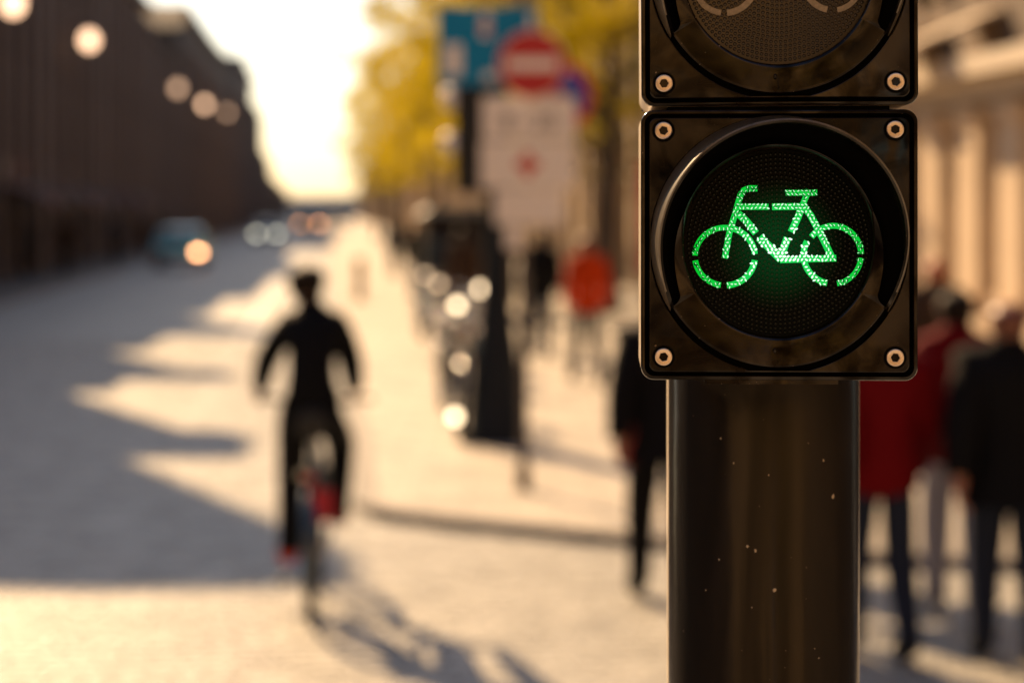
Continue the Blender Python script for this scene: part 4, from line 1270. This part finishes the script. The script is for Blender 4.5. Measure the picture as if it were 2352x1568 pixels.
C_navy = mat('navy_denim', (.018, .024, .045), .85, spec=.08)
C_pale = mat('pale_blue_grey_denim', (.30, .30, .35), .85, spec=.08)
C_grey = mat('grey_cloth', (.06, .06, .065), .85, spec=.08)
C_brown = mat('brown_cloth', (.05, .03, .02), .85, spec=.08)
C_dblue = mat('slate_blue_cloth', (.02, .035, .05), .85, spec=.08)
S_white = mat('white_shoe', (.75, .73, .70), .5, spec=.08)
S_red = mat('red_shoe', (.45, .04, .02), .5, spec=.08)
# cyclist riding away
cb = GX(698, 9.95)
CB = cb + Vector((0, 0, .0))
bike = bicycle('bicycle ridden away from the camera by the cyclist in black', (cb.x, cb.y + .52, .01), R(4), mat('slate_bike_frame', (.03, .05, .07), .3, coat=.5), barm=M_blackgloss)
MB().box((.06, -.72, .60), (.10, .07, .15)).obj('red_bag', mat('red_bag_cloth', (.42, .015, .03), .7), bike)
cyc_pose = dict(pel=(0, -.30, 1.02), sp1=(0, -.25, 1.15), sp2=(0, -.19, 1.29), ch=(0, -.12, 1.41), nb=(-.01, -.06, 1.50), nk=(-.03, -.02, 1.56), hd0=(-.04, .0, 1.615), hd1=(-.042, .01, 1.675), hd2=(-.042, .0, 1.73),
                shL=(-.130, -.09, 1.445), elL=(-.25, .02, 1.25), wrL=(-.30, .22, 1.10), shR=(.130, -.09, 1.445), elR=(.19, .04, 1.24), wrR=(.20, .24, 1.09),
                hpL=(-.085, -.27, .97), knL=(-.12, .04, .64), anL=(-.125, -.13, .27), toL=(-.14, .02, .22), hpR=(.085, -.27, .97), knR=(.135, .12, .80), anR=(.125, .0, .44), toR=(.13, .12, .41))
cy = person('cyclist in tight black clothes and red shoes riding away down the lane', (cb.x, cb.y + .52, .02), R(2), 1.72, cyc_pose, C_black, C_black, S_red, M_hair, bulk=.92, fat=.012, headk=1.22, legk=1.18, armk=1.3)

PG = 'people walking near the crossing'
def at(u, D, z=.0): q = GX(u, D); return (q.x, q.y, z)
person('person in a bright red jacket and dark navy trousers, right behind the signal pole', at(2022, 9.0, .008), R(8), 1.64, None, C_red, C_navy, M_black, M_hair, hairlen=.22, bulk=.98, fat=.04, stride=.12, group=PG)
person('person in red top, pale grey jeans and white shoes, between red jacket and black coat', at(2196, 9.9, .008), R(-12), 1.68, None, C_red, C_pale, S_white, M_hair, bulk=.86, stride=.26, group=PG)
person('person in a long black coat at the right edge of the photo', at(2318, 8.95, .008), R(-5), 1.66, None, C_black, C_navy, M_black, M_hair2, skin=M_skin2, bulk=1.2, fat=.035, coat_len=.16, stride=.12, group=PG)
dper = person('person in black with long sleeves just left of the signal pole', at(1522, 10.35, .008), R(3), 1.68, None, C_black, C_black, M_black, M_hair, bulk=1.12, fat=.03, stride=.26, coat_len=.16, group=PG,
       )
hb_ = at(1438, 10.35, .74)
b = MB(); b.box((0, 0, .1), (.07, .2, .2)).tube([(0, -.06, .2), (0, -.04, .28), (0, .04, .28), (0, .06, .2)], .006, 6)
tag(b.obj('handbag', mat('dark_red_leather', (.28, .02, .025), .5), None, None, hb_), 'small dark red bag carried by the black clad person left of the pole', 'bag')
person('person in an orange red jacket far off on the right pavement', at(1348, 23, KH), R(10), 1.72, None, C_orange, C_grey, M_black, M_hair2, fat=.018, bulk=.88, stride=.3, group=PG)
person('dark clad person under the white plates of the sign post', at(1242, 27, KH), R(0), 1.74, None, C_black, C_navy, M_black, M_hair, fat=.03, group=PG)
person('person in dark brown near the parked bicycles, farther up the pavement', at(1062, 31, KH), R(0), 1.75, None, C_brown, C_black, M_black, M_hair, fat=.03, group=PG)
person('person in slate blue left of the parked bicycles', at(1012, 37, KH), R(0), 1.72, None, C_dblue, C_navy, M_black, M_hair, fat=.03, group=PG)
person('small black clad person at the kerb side of the far pavement', at(958, 44, KH), R(0), 1.72, None, C_black, C_navy, M_black, M_hair, fat=.03, group=PG)
person('tiny grey clad person farthest up the right pavement', at(905, 60, KH), R(0), 1.72, None, C_grey, C_black, M_black, M_hair, fat=.03, group=PG)
person('auburn haired person partly hidden behind the red topped one', at(2150, 15.5, KH), R(0), 1.62, None, C_brown, C_navy, M_black, mat('orange_hair', (.4, .10, .04), .5), fat=.03, group=PG)
for i, (u, D, c_, l_) in enumerate(((60, 58, C_grey, 'person in grey by the dark left house fronts, leftmost'), (150, 61, C_brown, 'person in brown by the dark left house fronts'), (265, 72, C_grey, 'person in grey left of the teal car'), (330, 84, C_brown, 'person in brown closest to the teal car'))):
    person(l_, at(u, D, .12), R(180 * (i % 2)), 1.7, None, c_, C_black, M_black, M_hair, fat=.03, group='people on the left pavement')

# parked bicycles beside the flared post
PB = 'bicycles parked beside the dark post'
for u, D, rz, fm, lab, lamp in ((1052, 17.6, 178, 0, 'black bicycle parked closest to the flared post base, facing the camera', (.05, .22, 0)), (1090, 18.9, 186, 1, 'teal bicycle parked behind the black one', (-.02, .42, 1)),
                          (1030, 20.3, 172, 0, 'black bicycle parked at the kerb side of the row', (-.16, 1.04, 0)), (1075, 22.5, 184, 2, 'orange bicycle parked in the middle of the row', (.03, 1.12, 0)),
                          (1010, 26.0, 176, 0, 'black bicycle parked far back in the row', (0, 1.05, 1)), (968, 31.0, 181, 1, 'teal bicycle parked farthest up the pavement', (0, 1.0, 1)),
                          (1098, 24.5, 180, 0, 'black bicycle close behind the orange one', (0.0, 1.3, 1))):
    q = GX(u, D)
    bicycle(lab, (q.x, q.y, KH), R(rz) + STREET, M_bframe[fm], PB, lean=random.uniform(-5, 5), lamp=lamp)

# ------------------------------------------------------------------ vehicles
M_lampw = mat('lit_headlamp', (.8, .8, .8), .3, emit=(1, .95, .72), estr=3.2)
M_lampr = mat('lit_tail_lamp', (.6, .1, .02), .3, emit=(1, .42, .18), estr=8)
M_lampr2 = mat('lit_tail_lamp_dim', (.6, .1, .02), .3, emit=(1, .42, .16), estr=5)
def car(label, loc, rz, paint, kind='car', rear_lit=(0, 0), front_lit=False):
    root = thing('parked_car' if kind == 'x' else 'car' if kind != 'van' else 'van', label, 'car' if kind != 'van' else 'van', loc, rz, 'vehicles on the street')
    W = 1.78 if kind != 'van' else 2.0; k = 1.0 if kind != 'van' else 1.25
    if kind != 'van':
        low = [(-2.1, .32), (-2.15, .62), (-2.05, .9), (-1.2, .95), (.85, .93), (1.9, .78), (2.12, .58), (2.1, .3)]
        up = [(-1.95, .9), (-1.35, 1.38), (-.6, 1.47), (.2, 1.43), (1.0, .92)]
    else:
        low = [(-2.5, .35), (-2.52, 1.1), (-2.4, 1.2), (1.5, 1.2), (2.3, 1.0), (2.45, .7), (2.4, .35)]
        up = [(-2.42, 1.18), (-2.35, 2.1), (-1.8, 2.2), (.9, 2.15), (1.75, 1.18)]
    b = MB()
    def loft(prof, w0, w1, mb):
        n = len(prof); zs = [p[1] for p in prof]; z0, z1 = min(zs), max(zs)
        vs = []
        for sx in (-1, -.94, .94, 1):
            for y, z in prof:
                w = w0 + (w1 - w0) * (z - z0) / (z1 - z0)
                inset = .04 if abs(sx) == 1 else 0
                cy_ = sum(p[0] for p in prof) / n; cz_ = (z0 + z1) / 2
                vs.append((sx * w / 2, cy_ + (y - cy_) * (1 - inset), cz_ + (z - cz_) * (1 - inset)))
        fs = [tuple(range(n)), tuple(3 * n + i for i in range(n - 1, -1, -1))]
        for s_ in range(3): fs += [(s_ * n + i, s_ * n + (i + 1) % n, (s_ + 1) * n + (i + 1) % n, (s_ + 1) * n + i) for i in range(n)]
        return mb.add(vs, fs)
    loft(low, W, W, b).obj('body', paint, root, 40)
    loft(up, W - .06, W - .42, MB()).obj('cabin', paint, root, 40)
    # glazing
    zt = up[2][1]; zb = up[0][1] + .06
    gl = MB()
    (y0, z0), (y1, z1) = up[0], up[1]
    def pt(t_): return (y0 + (y1 - y0) * t_, z0 + (z1 - z0) * t_)
    wA, wB = W - .22, W - .50
    a_, b_ = pt(.12), pt(.9)
    gl.hexa([(-wA / 2, a_[0] - .02, a_[1]), (wA / 2, a_[0] - .02, a_[1]), (wA / 2, a_[0] + .02, a_[1]), (-wA / 2, a_[0] + .02, a_[1]), (-wB / 2, b_[0] - .02, b_[1]), (wB / 2, b_[0] - .02, b_[1]), (wB / 2, b_[0] + .02, b_[1]), (-wB / 2, b_[0] + .02, b_[1])])
    gl.obj('rear_window', M_glass, root)
    (y0, z0), (y1, z1) = up[-1], up[-2]
    a_, b_ = pt(.12), pt(.9)
    gl = MB(); gl.hexa([(-wA / 2, a_[0] - .02, a_[1]), (wA / 2, a_[0] - .02, a_[1]), (wA / 2, a_[0] + .02, a_[1]), (-wA / 2, a_[0] + .02, a_[1]), (-wB / 2, b_[0] - .02, b_[1]), (wB / 2, b_[0] - .02, b_[1]), (wB / 2, b_[0] + .02, b_[1]), (-wB / 2, b_[0] + .02, b_[1])])
    gl.obj('windscreen', M_glass, root)
    ys = up[0][0] + .45, up[-1][0] - .35
    for sx in (-1, 1):
        wl, wu = (W - .05) / 2, (W - .36) / 2
        ztop = zt - .12
        MB().hexa([(sx * (wl - .05), ys[0], zb), (sx * (wl + .0), ys[0], zb), (sx * (wl + .0), ys[1], zb), (sx * (wl - .05), ys[1], zb),
                   (sx * (wu - .03), ys[0] + .3, ztop), (sx * (wu + .02), ys[0] + .3, ztop), (sx * (wu + .02), ys[1] - .55, ztop), (sx * (wu - .03), ys[1] - .55, ztop)]).obj('side_window', M_glass, root)
        MB().box((sx * (W / 2 + .09), ys[1] - .1, zb + .06), (.16, .09, .12)).obj('mirror', paint, root)
        for y in (-1.35, 1.35) if kind != 'van' else (-1.55, 1.6):
            w = MB().lathe([(.0001, .06), (.2, .1), (.3, .1), (.33, .06), (.33, -.1), (.3, -.12)], 24, (sx * (W / 2 - .08), y, .33), 'x').obj('wheel', M_black, root, 40)
            MB().lathe([(.0001, .115 * 1), (.19, .105), (.19, -.105), (.0001, -.115)], 20, (sx * (W / 2 - .08), y, .33), 'x').obj('rim', M_steel, w, 40)
        i = 0 if sx < 0 else 1
        MB().box((sx * (W / 2 - .2), low[1][0] - .02 if kind != 'van' else -2.53, .58 if kind != 'van' else 1.0), (.26, .06, .15)).obj('tail_light', (M_lampr if rear_lit[i] == 1 else M_lampr2) if rear_lit[i] else M_redp, root)
        MB().ball((sx * (W / 2 - .26), low[-2][0] - .03, .62), (.15, .06, .09), 12, 8).obj('headlight', M_lampw if front_lit else M_chrome, root, 60)
    MB().box((0, low[0][0] - .03, .42), (W * .94, .12, .18)).obj('bumper', M_blackgloss, root)
    MB().box((0, low[-1][0] + .02, .42), (W * .94, .12, .18)).obj('bumper', M_blackgloss, root)
    MB().box((0, low[0][0] - .10 , .55), (.5, .012, .11)).obj('number_plate', M_white, root)
    return root
P_teal = mat('teal_car_paint', (.17, .62, .68), .3, coat=.6)
P_blue = mat('grey_blue_car_paint', (.06, .10, .15), .3, coat=.6)
P_grey = mat('silver_grey_paint', (.22, .23, .25), .35, coat=.5)
car('teal car driving away at the left with an orange lit tail lamp', at(420, 73), STREET, P_teal, rear_lit=(0, 1))
car('grey blue car coming nearer with both headlamps lit', at(615, 126), STREET + PI, P_blue, front_lit=True)
car('distant grey van with one bright orange lamp', at(712, 168), STREET, P_grey, 'van', rear_lit=(2, 1))
car('far grey blue van where the street meets the sky', at(790, 300), STREET, P_blue, 'van')
car('far silver grey van beside the farthest one', at(752, 270), STREET, P_grey, 'van')

# ------------------------------------------------------------------ kiosk added to stand in for the dark mass behind the bicycles
kq = GX(1050, 38)
kk = thing('kiosk', 'dark kiosk added as stand-in for the dark mass behind the parked bicycles', 'kiosk', (kq.x, kq.y, KH), STREET)
M_kiosk = mat('dark_brown_kiosk_paint', (.022, .015, .012), .6, var=.3, vscale=4, spec=.2)
MB().box((0, 0, 1.12), (1.25, 1.5, 2.2)).obj('body', M_kiosk, kk)
MB().hexa([(-.75, -.95, 2.22), (.75, -.95, 2.22), (.75, .95, 2.22), (-.75, .95, 2.22), (-.55, -.7, 2.38), (.55, -.7, 2.38), (.55, .7, 2.38), (-.55, .7, 2.38)]).obj('roof', M_blackgloss, kk)
MB().box((0, -.765, 1.45), (.95, .03, .7)).obj('window', M_glass, kk)
MB().box((0, -.83, 1.06), (1.15, .16, .04)).obj('counter', M_kiosk, kk)
kk.scale = (1, 1, .86)
MB().box((-.64, 0, 1.0), (.03, .75, 1.9)).obj('door', M_kiosk, kk)
MB().box((0, -.765, .55), (1.0, .02, .75)).obj('poster_panel', mat('faded_brown_poster', (.09, .06, .045), .6), kk)

# ------------------------------------------------------------------ lit lanterns along the left house fronts
M_bulb = mat('lit_lantern_glass', (.9, .7, .5), .4, emit=(1, .60, .36), estr=1.7)
M_bulb2 = mat('lit_lantern_glass_dim', (.9, .7, .5), .4, emit=(1, .60, .36), estr=.75)
LG = 'lanterns on brackets along the left house fronts'
for u, v, dim, lab in ((205, 93, 0, 'brightest lantern on the dark left terrace'), (30, 8, 0, 'lantern at the top left corner of the photo'), (408, 203, 1, 'dimmest lantern, left one of the three under the roof line'), (470, 240, 0, 'middle lantern of the three under the roof line'), (522, 259, 1, 'right lantern of the three under the roof line')):
    D = 1 / ((1176 - u) / 4573 - .0954) * 8.0
    q = PX(u, v, D)
    r_ = thing('lantern', lab, 'lantern', (q.x, q.y, q.z), STREET, LG)
    MB().ball((0, 0, 0), (.26, .26, .3), 16, 12).obj('globe', M_bulb2 if dim else M_bulb, r_, 60)
    MB().cyl((0, 0, .28), (0, 0, .38), .16, .05, 14).obj('cap', M_blackgloss, r_, 40)
    MB().tube([(0, 0, .36), (-.3, 0, .5), (-1.0, 0, .3)], .03, 8).obj('bracket', M_blackgloss, r_, 50)
